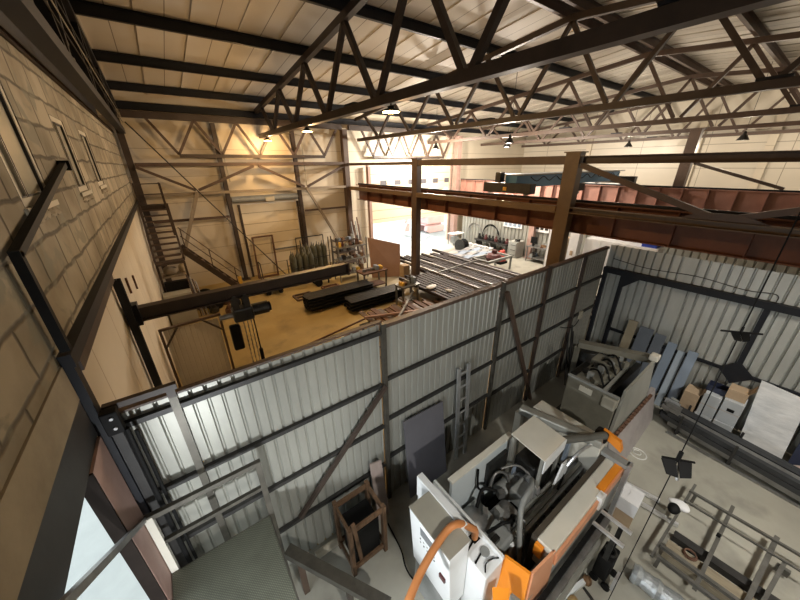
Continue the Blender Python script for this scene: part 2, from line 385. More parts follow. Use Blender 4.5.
# left block wall with its row of office windows, and what is below it
wins = [(3.50, 4.32, 4.74, 5.68), (5.75, 6.45, 4.72, 5.58), (7.62, 8.38, 4.72, 5.58)]
m = MB()
ZW0, ZW1 = 3.80, 6.12
edges = [-5.8]+[v for w in wins for v in w[:2]]+[16.0]
for i in range(0, len(edges), 2): m.box(XL-.3, XL, edges[i], edges[i+1], ZW0, ZW1)
for y0, y1, z0, z1 in wins:
    m.box(XL-.3, XL, y0, y1, ZW0, z0); m.box(XL-.3, XL, y0, y1, z1, ZW1)
structure('wall_left', m, BLOCK)
for i, (y0, y1, z0, z1) in enumerate(wins):
    w = structure('window_%d' % (i+1), MB().box(XL-.045, XL-.03, y0+.03, y1-.03, z0+.03, z1-.03), PANE)
    f = MB()
    for a in (y0, y1-.06): f.box(XL-.13, XL-.006, a, a+.06, z0, z1)
    for a in (z0, z1-.06): f.box(XL-.13, XL-.006, y0+.06, y1-.06, a, a+.06)
    a = y0+.22; f.box(XL-.06, XL-.012, a-.02, a+.02, z0+.06, z1-.06)
    f.build('frame', PVC, w)
    gk = MB()
    for a in (y0+.062, y1-.082, y0+.205, y0+.242): gk.box(XL-.05, XL-.009, a, a+.011, z0+.06, z1-.06)
    for a in (y0-.012, y1+.002): gk.box(XL-.02, XL+.001, a, a+.009, z0, z1)
    for a in (z0+.062, z1-.075): gk.box(XL-.06, XL-.012, y0+.08, y1-.08, a, a+.011)
    gk.build('gasket', DARK, w)
    MB().box(XL-.08, XL+.022, y0-.05, y1+.06, z0-.05, z0-.004).build('sill', PVC, w)
    # ragged foam and mortar left under the sill
    g = MB()
    for k in range(5): g.blob((XL+.0, y0+.1+k*(y1-y0)/5.2, z0-.10), (.035, .10, .035), seed=k+i*9, amp=.3, sub=2)
    g.build('mortar_bead', PLASTER, w)
# plaster band, gate lintel and the gate opening (towards the yard) below it
structure('wall_left_plaster', MB().box(XL-.3, XL+.012, -5.8, 2.70, 3.52, 3.797), PLASTER)
structure('trim_2', MB().box(XL-.10, XL+.008, -5.8, 2.70, 3.20, 3.515), DARK)
structure('wall_left_lower', MB().box(XL-.2, XL-.02, -5.8, .75, 0, 3.195), PLASTER)
structure('wall_left_panels', MB().box(XL-.1, XL-.01, 2.72, 16.0, 0, 3.795), WALLL)
structure('trim_3', MB().beam((XL+.035, 2.72, 3.81), (XL+.035, 15.98, 3.81), .07, .10), NAVY)
structure('trim_6', MB().beam((XL+.03, 2.86, 3.70), (XL+.03, 5.25, 3.70), .06, .085), BROWND)
structure('trim_7', MB().box(XL-.02, XL+.05, 2.745, 2.84, 0, 3.75), NAVY)
# gable sheet above the blocks
m = MB()
m.hexa([(XL-.35, YB, 6.12), (XL-.35, YF, 6.12), (XL-.35, YF, zroof(YF)), (XL-.35, RY, zroof(RY)), (XL-.35, YB, zroof(YB))],
       [(XL-.25, YB, 6.12), (XL-.25, YF, 6.12), (XL-.25, YF, zroof(YF)), (XL-.25, RY, zroof(RY)), (XL-.25, YB, zroof(YB))])
structure('wall_left_gable', m, GABLE)
structure('trim_4', MB().channel((XL+.0, YB+.02, 6.16), (XL+.0, YF-.1, 6.16), .07, .06), BROWN)

# far eave wall: closed door on the left, open lifting door on the right
D1 = (2.75, 5.33, 3.42); D2 = (9.62, 15.92, 5.02)
m = MB()
m.box(XL-.3, D1[0], YF, YF+.15, 0, 7.52); m.box(D1[0], D1[1], YF, YF+.15, D1[2], 7.52); m.box(D1[1], D2[0], YF, YF+.15, 0, 7.52)
m.box(D2[0], D2[1], YF, YF+.15, D2[2], 7.52); m.box(D2[1], XE+.2, YF, YF+.15, 0, 7.52)
structure('wall_far', m, WALLP)
d = structure('door_1', MB().box(D1[0]+.01, D1[1]-.01, YF+.03, YF+.09, 0, D1[2]-.01), DOORP)
f = MB()
f.box(D1[0]-.1, D1[0]-.004, YF-.05, YF-.005, 0, D1[2]); f.box(D1[1]+.004, D1[1]+.1, YF-.05, YF-.005, 0, D1[2])
f.build('guide_rail', BROWND, d)
MB().cyl((D1[0]-.3, YF-.14, 3.66), (D1[1]+.05, YF-.14, 3.66), .135).build('spring_shaft', GREYM, d, smooth=False)
MB().box(3.85, 4.25, YF-.28, YF-.02, 3.52, 3.72).build('shaft_bracket', PVC, d)
MB().box(3.9, 5.2, YF-.01, YF+.028, 1.15, 1.20).build('door_handle_bar', STEEL, d)

d = bpy.data.objects.new('door_2', None); COL.objects.link(d); d['kind'] = 'structure'; d.location = (12.77, YF, 1.78)
zrow = [(1.78, 2.46), (2.46, 3.11), (3.11, 3.73), (3.73, 4.31), (4.31, 5.02)]
for zi, (a, b) in enumerate(zrow):
    m = MB(d.location)
    if zi in (2, 3):
        z0, z1 = a+.16, b-.14; xs = [D2[0]+.01]
        wx = [D2[0]+.75+k*1.02 for k in range(6)]
        for x in wx: xs += [x, x+.46]
        xs.append(D2[1]-.01)
        for i in range(0, len(xs), 2): m.box(xs[i], xs[i+1], YF+.03, YF+.08, a, b)
        for x in wx: m.box(x, x+.46, YF+.03, YF+.08, a, z0); m.box(x, x+.46, YF+.03, YF+.08, z1, b)
        sec = m.build('door_section', DOORP, d)
        for x in wx:
            MB(d.location).box(x, x+.46, YF+.05, YF+.06, z0, z1).build('window_pane', GLASS if zi == 2 else SLATE, sec)
    else:
        m.box(D2[0]+.01, D2[1]-.01, YF+.03, YF+.08, a, b); m.build('door_section', DOORP, d)
m = MB(d.location)
for x in (D2[0]-.12, D2[1]+.02): m.box(x, x+.10, YF-.06, YF-.004, 0, 5.0)
m.build('guide_rail', PINK, d)

# end wall of the right bay, its strip windows and the eave wall behind the camera
structure('wall_end', MB().box(XE, XE+.15, YB, YF, 0, 8.7), mat_seams('end_wall_paint', (.66, .60, .49), (.30, .26, .2), 'Y', 3.0, .03, 'Z', 1.15, rough=.35))
m = MB()
for y0, y1 in ((2.6, 2.9), (5.3, 5.6), (10.9, 11.2)): m.box(XE-.12, XE-.004, y0, y1, 0, 7.4)
structure('trim_5', m, WALLP)
structure('wall_back', MB().box(XL-.3, XE+.2, YB-.15, YB, 0, 7.52), WALLP)

# inner corrugated partition between the machine bay and the fabrication bay
YP = 2.86
wp = bpy.data.objects.new('wall_partition', None); COL.objects.link(wp); wp['kind'] = 'structure'; wp.location = (3.7, YP, 0); OP = wp.location
PX = [-.34, 1.80, 4.19, 5.60, 7.02]
bays = [(-.80, -.36), (-.32, 1.76), (1.84, 4.15), (4.23, 5.56), (5.64, 6.98), (7.06, 8.20)]
for i, (a, b) in enumerate(bays):
    MB(OP).corr((a, YP+.03), (b, YP+.03), .0, 3.20 if i < 2 else 3.14, .115, .022, (0, -1)).build('corrugated_sheet', GALVW, wp)
for i, x in enumerate(PX):
    MB(OP).beam((x, YP-.03, 0), (x, YP-.03, 3.22), .06, .06, up=(0, 1, 0)).build('post', RAILM if i < 3 else BROWND, wp)
MB(OP).box(-.765, -.70, YP-.10, YP-.02, 0, 3.3).build('end_post', DARK, wp)
MB(OP).beam((-.76, YP-.04, 3.32), (-.29, YP-.04, 3.32), .05, .05).build('top_bar', BROWND, wp)
MB(OP).beam((-.34, YP-.03, 3.22), (-.34, YP-.03, 3.295), .06, .06, up=(0, 1, 0)).build('post_stub', BROWND, wp)
rz = {0: (3.10, 2.29, 1.57, .80), 1: (3.10, 2.30, 1.57, .80), 2: (2.36, 1.66, .90), 3: (2.42, 1.66, .85), 4: (2.44, 1.68, .85), 5: (2.46, 1.68)}
for i, (a, b) in enumerate(bays):
    for z in rz[i]:
        MB(OP).beam((a, YP-.02, z), (b, YP-.02, z), .045, .05).build('rail', DARK, wp)
MB(OP).beam((1.84, YP+.02, 3.165), (8.2, YP+.02, 3.165), .09, .05).build('top_cap', BROWN, wp)
MB(OP).beam((-.8, YP+.02, 3.215), (1.8, YP+.02, 3.235), .06, .02).build('top_cap', BROWN, wp)
MB(OP).beam((1.78, YP-.09, 2.32), (.42, YP-.09, .92), .05, .05).build('diagonal_brace', BROWND, wp)
MB(OP).beam((4.22, YP-.09, 3.05), (5.72, YP-.09, .02), .06, .06).build('diagonal_brace', BROWN, wp)

# corrugated wall at the right of the machine bay, with black framing
XR = 8.22
wr = bpy.data.objects.new('wall_right', None); COL.objects.link(wr); wr['kind'] = 'structure'; wr.location = (XR, 0, 0); OR_ = wr.location
ys = [2.82, 1.35, .14, -1.2, -2.6, -4.2, -5.75]
for a, b in zip(ys, ys[1:]):
    MB(OR_).corr((XR+.03, a), (XR+.03, b), .02, 3.24, .15, .04, (-1, 0)).build('corrugated_sheet', GALV, wr)
MB(OR_).beam((XR-.06, 2.82, 2.66), (XR-.06, -5.7, 2.66), .12, .13).build('cross_beam', NAVY, wr)
for y, z0, z1 in ((2.78, 0, 2.60), (2.40, 0, 2.60), (.13, 1.36, 2.60), (-2.6, 0, 2.6)):
    MB(OR_).beam((XR-.05, y, z0), (XR-.05, y, z1), .08, .08, up=(0, 1, 0)).build('post', NAVY, wr)
MB(OR_).beam((XR-.04, 2.36, 1.22), (XR-.04, -5.7, 1.22), .05, .06).build('rail', NAVY, wr)
MB(OR_).poly([(XR-.085, .38, 1.24), (XR-.085, .13, 1.48), (XR-.085, -.14, 1.24), (XR-.085, .13, .98)], (-.012, 0, 0)).build('gusset_plate', NAVY, wr)
MB(OR_).poly([(XR-.09, 2.36, 2.6), (XR-.09, 2.05, 2.6), (XR-.09, 2.36, 2.32)], (-.012, 0, 0)).build('gusset_plate', NAVY, wr)
MB(OR_).path(smoothpath([(XR-.02, 2.7, 2.93), (XR-.02, 2.0, 2.86), (XR-.02, 1.2, 2.90), (XR-.02, .5, 2.83), (XR-.02, .12, 2.86), (XR-.03, .08, 2.72)]), .008, 6).build('cable', DARK, wr)

# corrugated wall on the far side of the right bay
wf = bpy.data.objects.new('wall_bay', None); COL.objects.link(wf); wf['kind'] = 'structure'; wf.location = (16.4, 5, 0)
MB(wf.location).corr((16.45, 15.0), (16.45, -5.7), 0, 3.15, .25, .05, (-1, 0)).build('corrugated_sheet', GALVW, wf)

# ------------------------------------------------------------------ roof steel
TX = [-.55, 4.1, 8.9, 13.7, 18.5, 23.2]
TL = ['dark roof truss tight against the top of the block wall',
      'nearest big dark roof truss, with the warm lamps under its bottom chord',
      'roof truss starting above the rear column of the crane row',
      'brown roof truss over the right bay, third from the block wall in the open hall',
      'brown roof truss over the far crane rail, fourth out from the block wall',
      'faint brown roof truss next to the end wall of the right bay']
TOPY = [15.75, 14.9, 12.45, 10.0, 7.55, 5.1, 2.65, .2, -2.25, -4.7, -5.6]
BOTY = [13.75, 11.35, 8.85, 6.35, 3.85, 1.35, -1.05, -3.55]
ZB = 6.19
for i, x in enumerate(TX):
    t = thing('roof_truss', TL[i], 'roof truss', (x, RY, ZB)); O = t.location
    s = 1 if i < 2 else .85
    M_ = NAVY if i == 0 else (BROWND if i < 3 else BROWN)  # near trusses darker, far ones lighter: their lighting is put into the paint
    MB(O).beam((x, 15.85, zt(15.85)), (x, RY, zt(RY)), .14*s, .16*s).build('top_chord', M_, t)
    MB(O).beam((x, RY, zt(RY)), (x, -5.7, zt(-5.7)), .14*s, .16*s).build('top_chord', M_, t)
    MB(O).beam((x, 15.7, ZB), (x, -5.5, ZB), .17*s, .17*s).build('bottom_chord', M_, t)
    for k in range(len(TOPY)-1):
        if k >= len(BOTY): break
        for ty in (TOPY[k+1], TOPY[k+2] if k+2 < len(TOPY) else None):
            if ty is None: continue
            by = BOTY[k]
            MB(O).beam((x, by+(.09 if ty > by else -.09), ZB+.08), (x, ty, zt(ty)-.06), .11*s, .11*s, up=(0, 1, 0)).build('web_bar', M_, t)
    for y in ((7.4, 1.3) if i else ()):
        MB(O).box(x-.10, x+.10, y-.22, y+.22, ZB+.09*s, ZB+.12).build('splice_plate', NAVY, t)
    if i == 0:
        for q in range(3):
            MB(O).path([(x+.12, 15, ZB+.2+q*.16), (x+.12, 5, ZB+.25+q*.2), (x+.12, -5, ZB+.2+q*.12)], .008, 5).build('cable', PVC if q % 2 else DARK, t)

PY = [(14.9, 'lowest roof purlin, next to the far eave wall'), (12.45, 'second roof purlin up from the far eave wall'), (10.0, 'third roof purlin up from the far eave wall'),
      (7.55, 'highest single roof purlin on the slope towards the far eave wall'), (5.32, 'ridge purlin on the side of the far eave wall'), (4.88, 'ridge purlin on the side away from the far eave wall'),
      (2.65, 'first brown purlin down the near slope of the roof'), (.2, 'second brown purlin down the near slope of the roof'), (-2.25, 'third brown purlin down the near roof slope'), (-4.7, 'last brown purlin down the near roof slope')]
for k, (y, lb) in enumerate(PY):
    z = zt(y)+.09+.115
    single('roof_purlin', MB().channel((XL-.2, y, z), (XE-.02, y, z), .09, .23), NAVY if k < 4 else BROWN, 'dark steel '+lb if k < 4 else 'brown steel '+lb, 'purlin')

# lattice eave girders along the far wall
for i, (xa, xb, lb) in enumerate(((-.45, 7.92, 'lattice eave girder high on the far wall above the closed door'), (8.32, 15.9, 'lattice eave girder high on the far wall above the open lifting door'))):
    t = thing('eave_girder', 'brown zigzag '+lb, 'lattice girder', ((xa+xb)/2, 15.62, 5.5)); O = t.location
    y = 15.62
    MB(O).beam((xa, y, 6.72), (xb, y, 6.72), .16, .22).build('top_chord', BROWND, t)
    MB(O).beam((xa+1.4, y, 5.40), (xb-1.0, y, 5.40), .12, .13).build('bottom_chord', BROWND, t)
    n = 4; w = (xb-1.0-xa-1.4)/n
    for k in range(n+1):
        bx_ = xa+1.4+k*w
        for tx in (bx_-w/2, bx_+w/2):
            if xa-.6 <= tx <= xb+.3:
                MB(O).beam((bx_, y, 5.45), (min(max(tx, xa+.05), xb-.05), y, 6.65), .09, .09, up=(0, 1, 0)).build('web_bar', BROWN, t)
single('eave_purlin', MB().channel((XL-.1, 15.8, 7.0), (XE-.02, 15.8, 7.0), .10, .24), NAVY, 'dark eave purlin along the top of the far wall over the lattice girders', 'purlin')

# ------------------------------------------------------------------ columns
def column(name, label, x, y, z1, w=.30, h=.36, m=TAN, base=True):
    c = thing(name, label, 'steel column', (x, y, 0))
    MB((x, y, 0)).ibeam((x, y, .02), (x, y, z1), w, h, .02, up=(0, 1, 0)).build('shaft', m, c)
    MB((x, y, 0)).box(x-w*.75, x+w*.75, y-h*.7, y+h*.7, 0, .02).build('base_plate', m, c)
    return c
def boxcol(name, label, x, y, z1, w, d, m):
    c = thing(name, label, 'steel column', (x, y, 0))
    MB((x, y, 0)).box(x-w/2, x+w/2, y-d/2, y+d/2, .02, z1).build('shaft', m, c)
    MB((x, y, 0)).box(x-w*.8, x+w*.8, y-d*.8, y+d*.8, 0, .02).build('base_plate', m, c)
    MB((x, y, 0)).box(x-w*.62, x+w*.62, y-d*.62, y+d*.62, z1, z1+.03).build('cap_plate', m, c)
    return c
boxcol('crane_column', 'tan crane column rising just behind the partition, nearest of the crane row', 8.28, 4.10, 5.22, .26, .34, TAN)
boxcol('crane_column', 'brown crane column standing in the middle of the fabrication bay', 8.28, 10.15, 5.20, .24, .32, BROWN)
boxcol('crane_column', 'brown crane column against the far wall, left of the open door', 8.10, 15.75, 6.6, .26, .30, BROWN)
boxcol('crane_column', 'pink primed column at the right edge of the open door', 16.15, 15.6, 6.6, .34, .36, PINK)
boxcol('crane_column', 'pink primed column standing at the corrugated wall of the right bay', 16.22, 9.60, 4.0, .26, .30, PINK)
boxcol('crane_column', 'brown column of the far crane row seen between the tie beams', 16.9, 4.0, 6.1, .30, .34, BROWN)
boxcol('crane_column', 'pink primed narrow column beside the open door and its white panels', 9.42, 15.7, 4.9, .16, .2, PINK)
c = thing('wall_column', 'brown lattice-hung wall column left of the closed door with a pale conduit', 'steel column', (2.33, 15.8, 0))
MB(c.location).ibeam((2.33, 15.8, .02), (2.33, 15.8, 6.6), .16, .2, .014, up=(0, 1, 0)).build('shaft', BROWND, c)
MB(c.location).path([(2.52, 15.7, 4.4), (2.50, 15.7, 5.2), (2.42, 15.7, 6.2)], .022, 6).build('conduit', PVC, c)
MB(c.location).box(2.15, 2.51, 15.6, 15.98, 0, .02).build('base_plate', BROWND, c)
c = thing('wall_column', 'brown wall column right of the closed door', 'steel column', (5.5, 15.8, 0))
MB(c.location).ibeam((5.5, 15.8, .02), (5.5, 15.8, 6.6), .16, .2, .014, up=(0, 1, 0)).build('shaft', BROWND, c)
MB(c.location).path([(5.95, 15.9, 4.1), (5.95, 15.9, 6.3), (5.2, 15.9, 6.42)], .025, 6).build('conduit', PVC, c)
MB(c.location).box(5.32, 5.68, 15.6, 15.98, 0, .02).build('base_plate', BROWND, c)
c = thing('wall_column', 'dark wall column at the corner of block wall and far wall', 'steel column', (-.62, 15.75, 0))
MB(c.location).ibeam((-.62, 15.75, .02), (-.62, 15.75, 6.6), .2, .22, .014, up=(0, 1, 0)).build('shaft', BROWND, c)
MB(c.location).box(-.8, -.44, 15.55, 15.95, 0, .02).build('base_plate', BROWND, c)
c = thing('wall_column', 'dark column on the panelled side wall that carries the jib crane', 'steel column', (-.68, 5.45, 0))
MB(c.location).ibeam((-.76, 5.36, .02), (-.76, 5.36, 3.64), .09, .10, .012, up=(0, 1, 0)).build('shaft', NAVY, c)
MB(c.location).box(-.81, -.62, 5.26, 5.48, 0, .02).build('base_plate', NAVY, c)

# the gate post in the lower left with its dark inner web
c = thing('gate_post', 'pinkish brown primed steel gate post beside the bright opening below the block wall', 'gate post', (-.86, 2.42, 0))
MB(c.location).box(-.878, -.795, 2.305, 2.67, .0, 3.195).build('flange', PINK, c)
MB(c.location).box(-.880, -.797, 2.285, 2.303, .0, 3.195).build('web', mat('matt_dark_brown', (.022, .016, .013), (.014, .010, .008), 3, .8, spec=.1), c)

# ------------------------------------------------------------------ crane row: tie beams, braces, runway girders, bridge crane
def tie(label, x, y0, y1, z, w, h, m):
    return single('tie_beam', MB().channel((x, y0, z), (x, y1, z), w, h, .016), m, label, 'steel beam')
tie('brown upper tie beam along the crane row from the middle column to the nearest column', 8.26, 4.28, 9.98, 5.06, .16, .20, BROWN)
tie('brown upper tie beam running right from the nearest crane column', 8.26, 3.92, -5.7, 5.06, .16, .17, BROWN)
tie('brown upper tie beam along the crane row from the far wall to the middle column', 8.26, 10.32, 15.58, 5.05, .12, .12, BROWN)
tie('tan lower tie beam from the far wall to the middle column', 8.20, 10.32, 15.58, 3.90, .16, .17, TAN)
tie('tan lower tie beam from the middle column to the nearest column', 8.20, 4.28, 9.98, 3.90, .16, .17, TAN)
tie('tan lower tie beam running right from the nearest column above the corrugated wall', 8.20, 3.92, -5.7, 3.91, .16, .14, TAN)
for (ya, za, yb, zb, lb) in ((3.9, 4.95, 1.25, 4.02, 'falling'), (1.1, 4.02, -2.0, 4.95, 'rising')):
    single('diagonal_brace', MB().beam((8.24, ya, za), (8.24, yb, zb), .09, .11), BROWN, 'brown %s brace between the tie beams right of the nearest crane column' % lb, 'brace')
single('gusset_plate', MB().poly([(8.20, 1.75, 3.985), (8.20, .55, 3.985), (8.20, .9, 4.12), (8.20, 1.5, 4.12)], (-.02, 0, 0)), BROWN, 'brown gusset plate where the two braces meet on the lower tie beam', 'plate')
single('diagonal_brace', MB().beam((16.85, 3.76, 4.95), (16.85, 1.2, 4.12), .09, .10), BROWND, 'dark brace on the far crane row beside the brown column', 'brace')

def runway(label, x, y0, y1, z0, z1, m, pitch, sgn=-1, w=.34):
    t = thing('crane_girder', label, 'crane girder', (x, (y0+y1)/2, z0)); O = t.location
    MB(O).box(x-.012, x+.012, y0, y1, z0+.025, z1-.025).build('web_plate', m, t)
    MB(O).box(x-w/2, x+w/2, y0, y1, z0, z0+.025).build('flange', NAVY if m is RUST else m, t)
    MB(O).box(x-w/2, x+w/2, y0, y1, z1-.025, z1).build('flange', NAVY if m is RUST else m, t)
    y = y0+pitch/2
    while y < y1:
        for s in (-1, 1):
            a, b = sorted((x+s*.012, x+s*(w/2-.02)))
            MB(O).box(a, b, y-.007, y+.007, z0+.025, z1-.025).build('stiffener', m, t)
        y += pitch
    MB(O).box(x-.035, x+.035, y0, y1, z1, z1+.06).build('rail', NAVY, t)
    return t
REDD = mat('dark_red_primer', (.185, .066, .030), (.130, .046, .021), 2.5, .6)
runway('dark red crane girder right behind the tan tie beam of the crane row', 8.72, -5.6, 15.6, 3.30, 4.06, REDD, 1.15)
runway('pink red crane girder with close stiffeners on the far side of the right bay', 16.30, -5.6, 15.3, 3.17, 4.06, REDP, .74)

t = thing('bridge_crane', 'blue overhead bridge crane spanning the right bay between the two crane girders', 'bridge crane', (12.5, 6.2, 4.12)); O = t.location
MB(O).box(8.8, 16.2, 5.98, 6.40, 4.30, 4.66).build('bridge_beam', BLUEC, t, bevel=.01)
MB(O).hexa([(8.8, 5.8, 4.665), (16.2, 5.8, 4.665), (16.2, 6.6, 4.665), (8.8, 6.6, 4.665)], [(8.8, 5.8, 4.70), (16.2, 5.8, 4.70), (16.2, 6.6, 4.70), (8.8, 6.6, 4.70)]).build('walkway', GREYM, t)
for x in (8.72, 16.30):
    e = MB(O).box(x-.14, x+.14, 5.35, 7.05, 4.17, 4.45).build('end_carriage', DARK, t, bevel=.01)
    for y in (5.55, 6.85): MB(O).cyl((x-.06, y, 4.22), (x+.06, y, 4.22), .095).build('wheel', STEEL, e)
MB(O).box(8.555, 8.578, 6.15, 6.27, 4.24, 4.34).build('type_plate', YELLOW, t)
MB(O).box(8.58, 8.80, 6.42, 6.62, 4.46, 4.76).build('drive_motor', DARK, t, bevel=.02)
h = MB(O).box(12.6, 13.2, 5.95, 6.45, 4.02, 4.28).build('hoist_trolley', DARK, t, bevel=.02)
MB(O).cyl((12.65, 6.2, 3.95), (13.15, 6.2, 3.95), .1).build('rope_drum', STEEL, h)
c = MB(O)
c.path(smoothpath([(9.2+k*.36, 5.78, 4.62-(.13 if k % 2 else 0)) for k in range(19)], 4), .012, 5)
c.build('festoon_cable', BLACK, t)

# portal bracing on the far wall of the left bay
W = 15.55
def wbrace(label, a, b, w=.10, m=BROWN): return single('wall_brace', MB().beam((a[0], W, a[1]), (b[0], W, b[1]), w, w, up=(0, 1, 0)), m, label, 'brace')
single('wall_strut', MB().beam((-.5, W+.12, 5.10), (8.0, W+.12, 5.10), .10, .13), BROWN, 'brown straight strut just under the lattice eave girder on the far wall', 'strut')
single('wall_strut', MB().beam((-.5, W+.12, 4.02), (8.0, W+.12, 3.98), .10, .11), mat('pale_strut_paint', (.33, .27, .2), (.26, .21, .15), 3, .5), 'pale brown horizontal strut above the closed door on the far wall', 'strut')
wbrace('brace from the wall corner sloping down to the left knot above the stairs', (-.5, 5.02), (1.18, 4.14))
wbrace('brace rising from the left knot to the middle of the strut over the closed door', (1.28, 4.14), (3.55, 5.02))
wbrace('brace falling from the middle of the strut to the knot right of the closed door', (3.75, 5.02), (5.70, 4.08))
wbrace('brace rising from the right knot to the crane column on the far wall', (5.85, 4.08), (7.9, 5.0))
wbrace('thick pale leg brace falling from the left knot behind the stairs', (1.2, 4.05), (.1, 1.5), .13, mat('pale_strut_paint', (.33, .27, .2)))
wbrace('pale leg brace falling from the right knot to the foot of the crane column', (5.8, 4.0), (7.85, .1), .11, mat('pale_strut_paint', (.33, .27, .2)))
single('wall_strut', MB().beam((5.62, W+.13, 2.95), (7.94, W+.13, 2.95), .06, .09), BROWN, 'short strut between the wall column and the crane column on the far wall', 'strut')
single('wall_strut', MB().beam((-.5, W+.13, 3.02), (2.2, W+.13, 2.99), .06, .10), BROWN, 'short strut from the wall corner to the left wall column behind the stairs', 'strut')
single('guy_rope', MB().path([(-.38, 15.4, 6.45), (3.98, 13.7, .05)], .022, 6), DARK, 'thin dark diagonal rope crossing in front of the closed door', 'rope')

# ------------------------------------------------------------------ left bay
t = thing('jib_crane', 'dark brown wall jib crane beam reaching out over the fabrication bay from the side wall', 'jib crane', (-.6, 5.5, 3.05)); O = t.location
MB(O).ibeam((-.66, 5.5, 3.06), (2.68, 5.5, 3.09), .15, .21, .02).build('boom', BROWND, t)
MB(O).box(-.81, -.665, 5.43, 5.60, 2.90, 3.22).build('pivot_bracket', NAVY, t)
MB(O).box(2.66, 2.69, 5.40, 5.60, 2.96, 3.21).build('end_stop', BROWND, t)
t = thing('chain_hoist', 'black electric chain hoist hanging from the jib beam with its chains and hook', 'hoist', (.62, 5.5, 2.90)); O = t.location
b = MB(O).box(.48, .80, 5.38, 5.62, 2.56, 2.80).build('hoist_body', MACHD, t, bevel=.03)
MB(O).cyl((.80, 5.5, 2.69), (1.06, 5.5, 2.69), .11).build('motor', MACHD, t)
MB(O).cyl((1.06, 5.5, 2.69), (1.10, 5.5, 2.69), .085).build('motor_fan_cover', BLACK, t)
MB(O).cyl((.28, 5.5, 2.68), (.48, 5.5, 2.68), .045).build('gear_cover', STEEL, t)
for x in (.55, .72):
    w = MB(O).box(x-.05, x+.05, 5.40, 5.42, 2.78, 3.02).build('trolley_plate', DARK, t); MB(O).box(x-.05, x+.05, 5.58, 5.60, 2.78, 3.02).build('trolley_plate', DARK, t)
    MB(O).cyl((x, 5.42, 2.995), (x, 5.455, 2.995), .035, 12).build('wheel', STEEL, w)
MB(O).box(.38, .55, 5.44, 5.56, 2.02, 2.50).build('chain_bag', BLACK, t, bevel=.03)
for x, z in ((.62, 1.62), (.68, 1.62), (.74, 1.58)):
    c = MB(O); zz = 2.56; k = 0
    while zz > z:
        c.beam((x, 5.5, zz), (x, 5.5, zz-.05), .018 if k % 2 else .007, .007 if k % 2 else .018, up=(0, 1, 0)); zz -= .045; k += 1
    c.build('chain', STEEL, t)
h = MB(O).box(.62, .78, 5.44, 5.56, 1.44, 1.62).build('hook_block', DARK, t, bevel=.02)
MB(O).path(smoothpath([(.70, 5.5, 1.44), (.70, 5.5, 1.36), (.76, 5.5, 1.30), (.72, 5.5, 1.23), (.64, 5.5, 1.25), (.63, 5.5, 1.31)]), .02, 8).build('hook', STEEL, h)
c = MB(O).path([(.78, 5.46, 2.56), (.79, 5.46, 1.9)], .012, 6).build('control_cable', BLACK, t)
MB(O).box(.76, .82, 5.43, 5.49, 1.62, 1.92).build('pendant_control', BLACK, c, bevel=.01)

# framed corrugated gate leaf standing in the passage
t = thing('gate_leaf', 'framed sheet metal gate leaf with corner gussets standing below the jib beam', 'gate leaf', (-.18, 8.0, 0)); O = t.location
GX0, GX1, GY = -.76, .42, 8.0
MB(O).corr((GX0+.05, GY), (GX1-.05, GY), .10, 1.66, .10, .006, (0, -1)).build('corrugated_sheet', mat('pale_leaf_sheet', (.66, .60, .49), (.58, .52, .42), 1.5, .5), t)
for a, b in (((GX0, 0), (GX0, 1.72)), ((GX1, 0), (GX1, 1.78)), ((GX0, 1.70), (GX1, 1.75)), ((GX0, .05), (GX1, .05))):
    MB(O).beam((a[0], GY-.03, a[1]), (b[0], GY-.03, b[1]), .05, .06, up=(0, 1, 0)).build('frame_bar', BROWN, t)
for a, b in (((GX0, 1.25), (GX0+.32, 1.70)), ((GX1, 1.35), (GX1-.38, 1.74))):
    MB(O).beam((a[0], GY-.07, a[1]), (b[0], GY-.07, b[1]), .035, .05, up=(0, 1, 0)).build('corner_brace', BROWND, t)

# steel staircase in the far corner
t = thing('steel_staircase', 'brown steel staircase with open treads and a top landing in the far left corner', 'staircase', (-.4, 14.3, 0)); O = t.location
n = 9
for k in range(n):
    f = (k+.5)/n; y = 15.0-1.65*f; z = 3.66-1.60*f
    MB(O).box(-.70, .06, y-.11, y+.11, z-.035, z).build('tread', BROWN, t)
for x in (-.74, .10):
    MB(O).beam((x, 15.05, 3.68), (x, 13.32, 1.99), .06, .24).build('stringer', BROWND, t)
MB(O).box(-.77, .13, 15.07, 15.50, 3.52, 3.72).build('landing', BROWND, t)
for x, y in ((-.72, 15.1), (.03, 15.1), (-.35, 15.1)):
    if x != -.35: MB(O).beam((x, y, 3.72), (x, y, 4.50), .05, .05, up=(0, 1, 0)).build('railing_post', BROWND, t)
for z in (4.46, 4.1): MB(O).beam((-.72, 15.1, z), (.03, 15.1, z), .035, .035).build('railing', BROWND, t)
MB(O).beam((.05, 15.1, 4.46), (.05, 13.35, 2.85), .06, .06).build('handrail', BROWND, t)
MB(O).box(-.74, .10, 12.95, 13.30, 1.92, 2.02).build('middle_landing', BROWND, t)
for x in (-.72, .08): MB(O).beam((x, 13.2, 0), (x, 13.2, 1.92), .07, .07, up=(0, 1, 0)).build('support_leg', BROWND, t)
t2 = thing('steel_staircase', 'lower stair flight with thin handrail descending to the right in the far left corner', 'staircase', (.9, 14.0, 0)); O = t2.location
for y in (13.6, 14.3): MB(O).beam((.12, y, 2.25), (1.95, y, .05), .05, .20).build('stringer', BROWND, t2)
for k in range(9):
    f = (k+.5)/9; x = .12+1.83*f; z = 2.27-2.2*f
    MB(O).box(x-.11, x+.11, 13.63, 14.27, z-.03, z).build('tread', BROWN, t2)
for k in range(3):
    x = .25+k*.75; z = 2.15-k*.9
    MB(O).beam((x, 14.3, z), (x, 14.3, z+.75), .035, .035, up=(0, 1, 0)).build('railing_post', BROWN, t2)
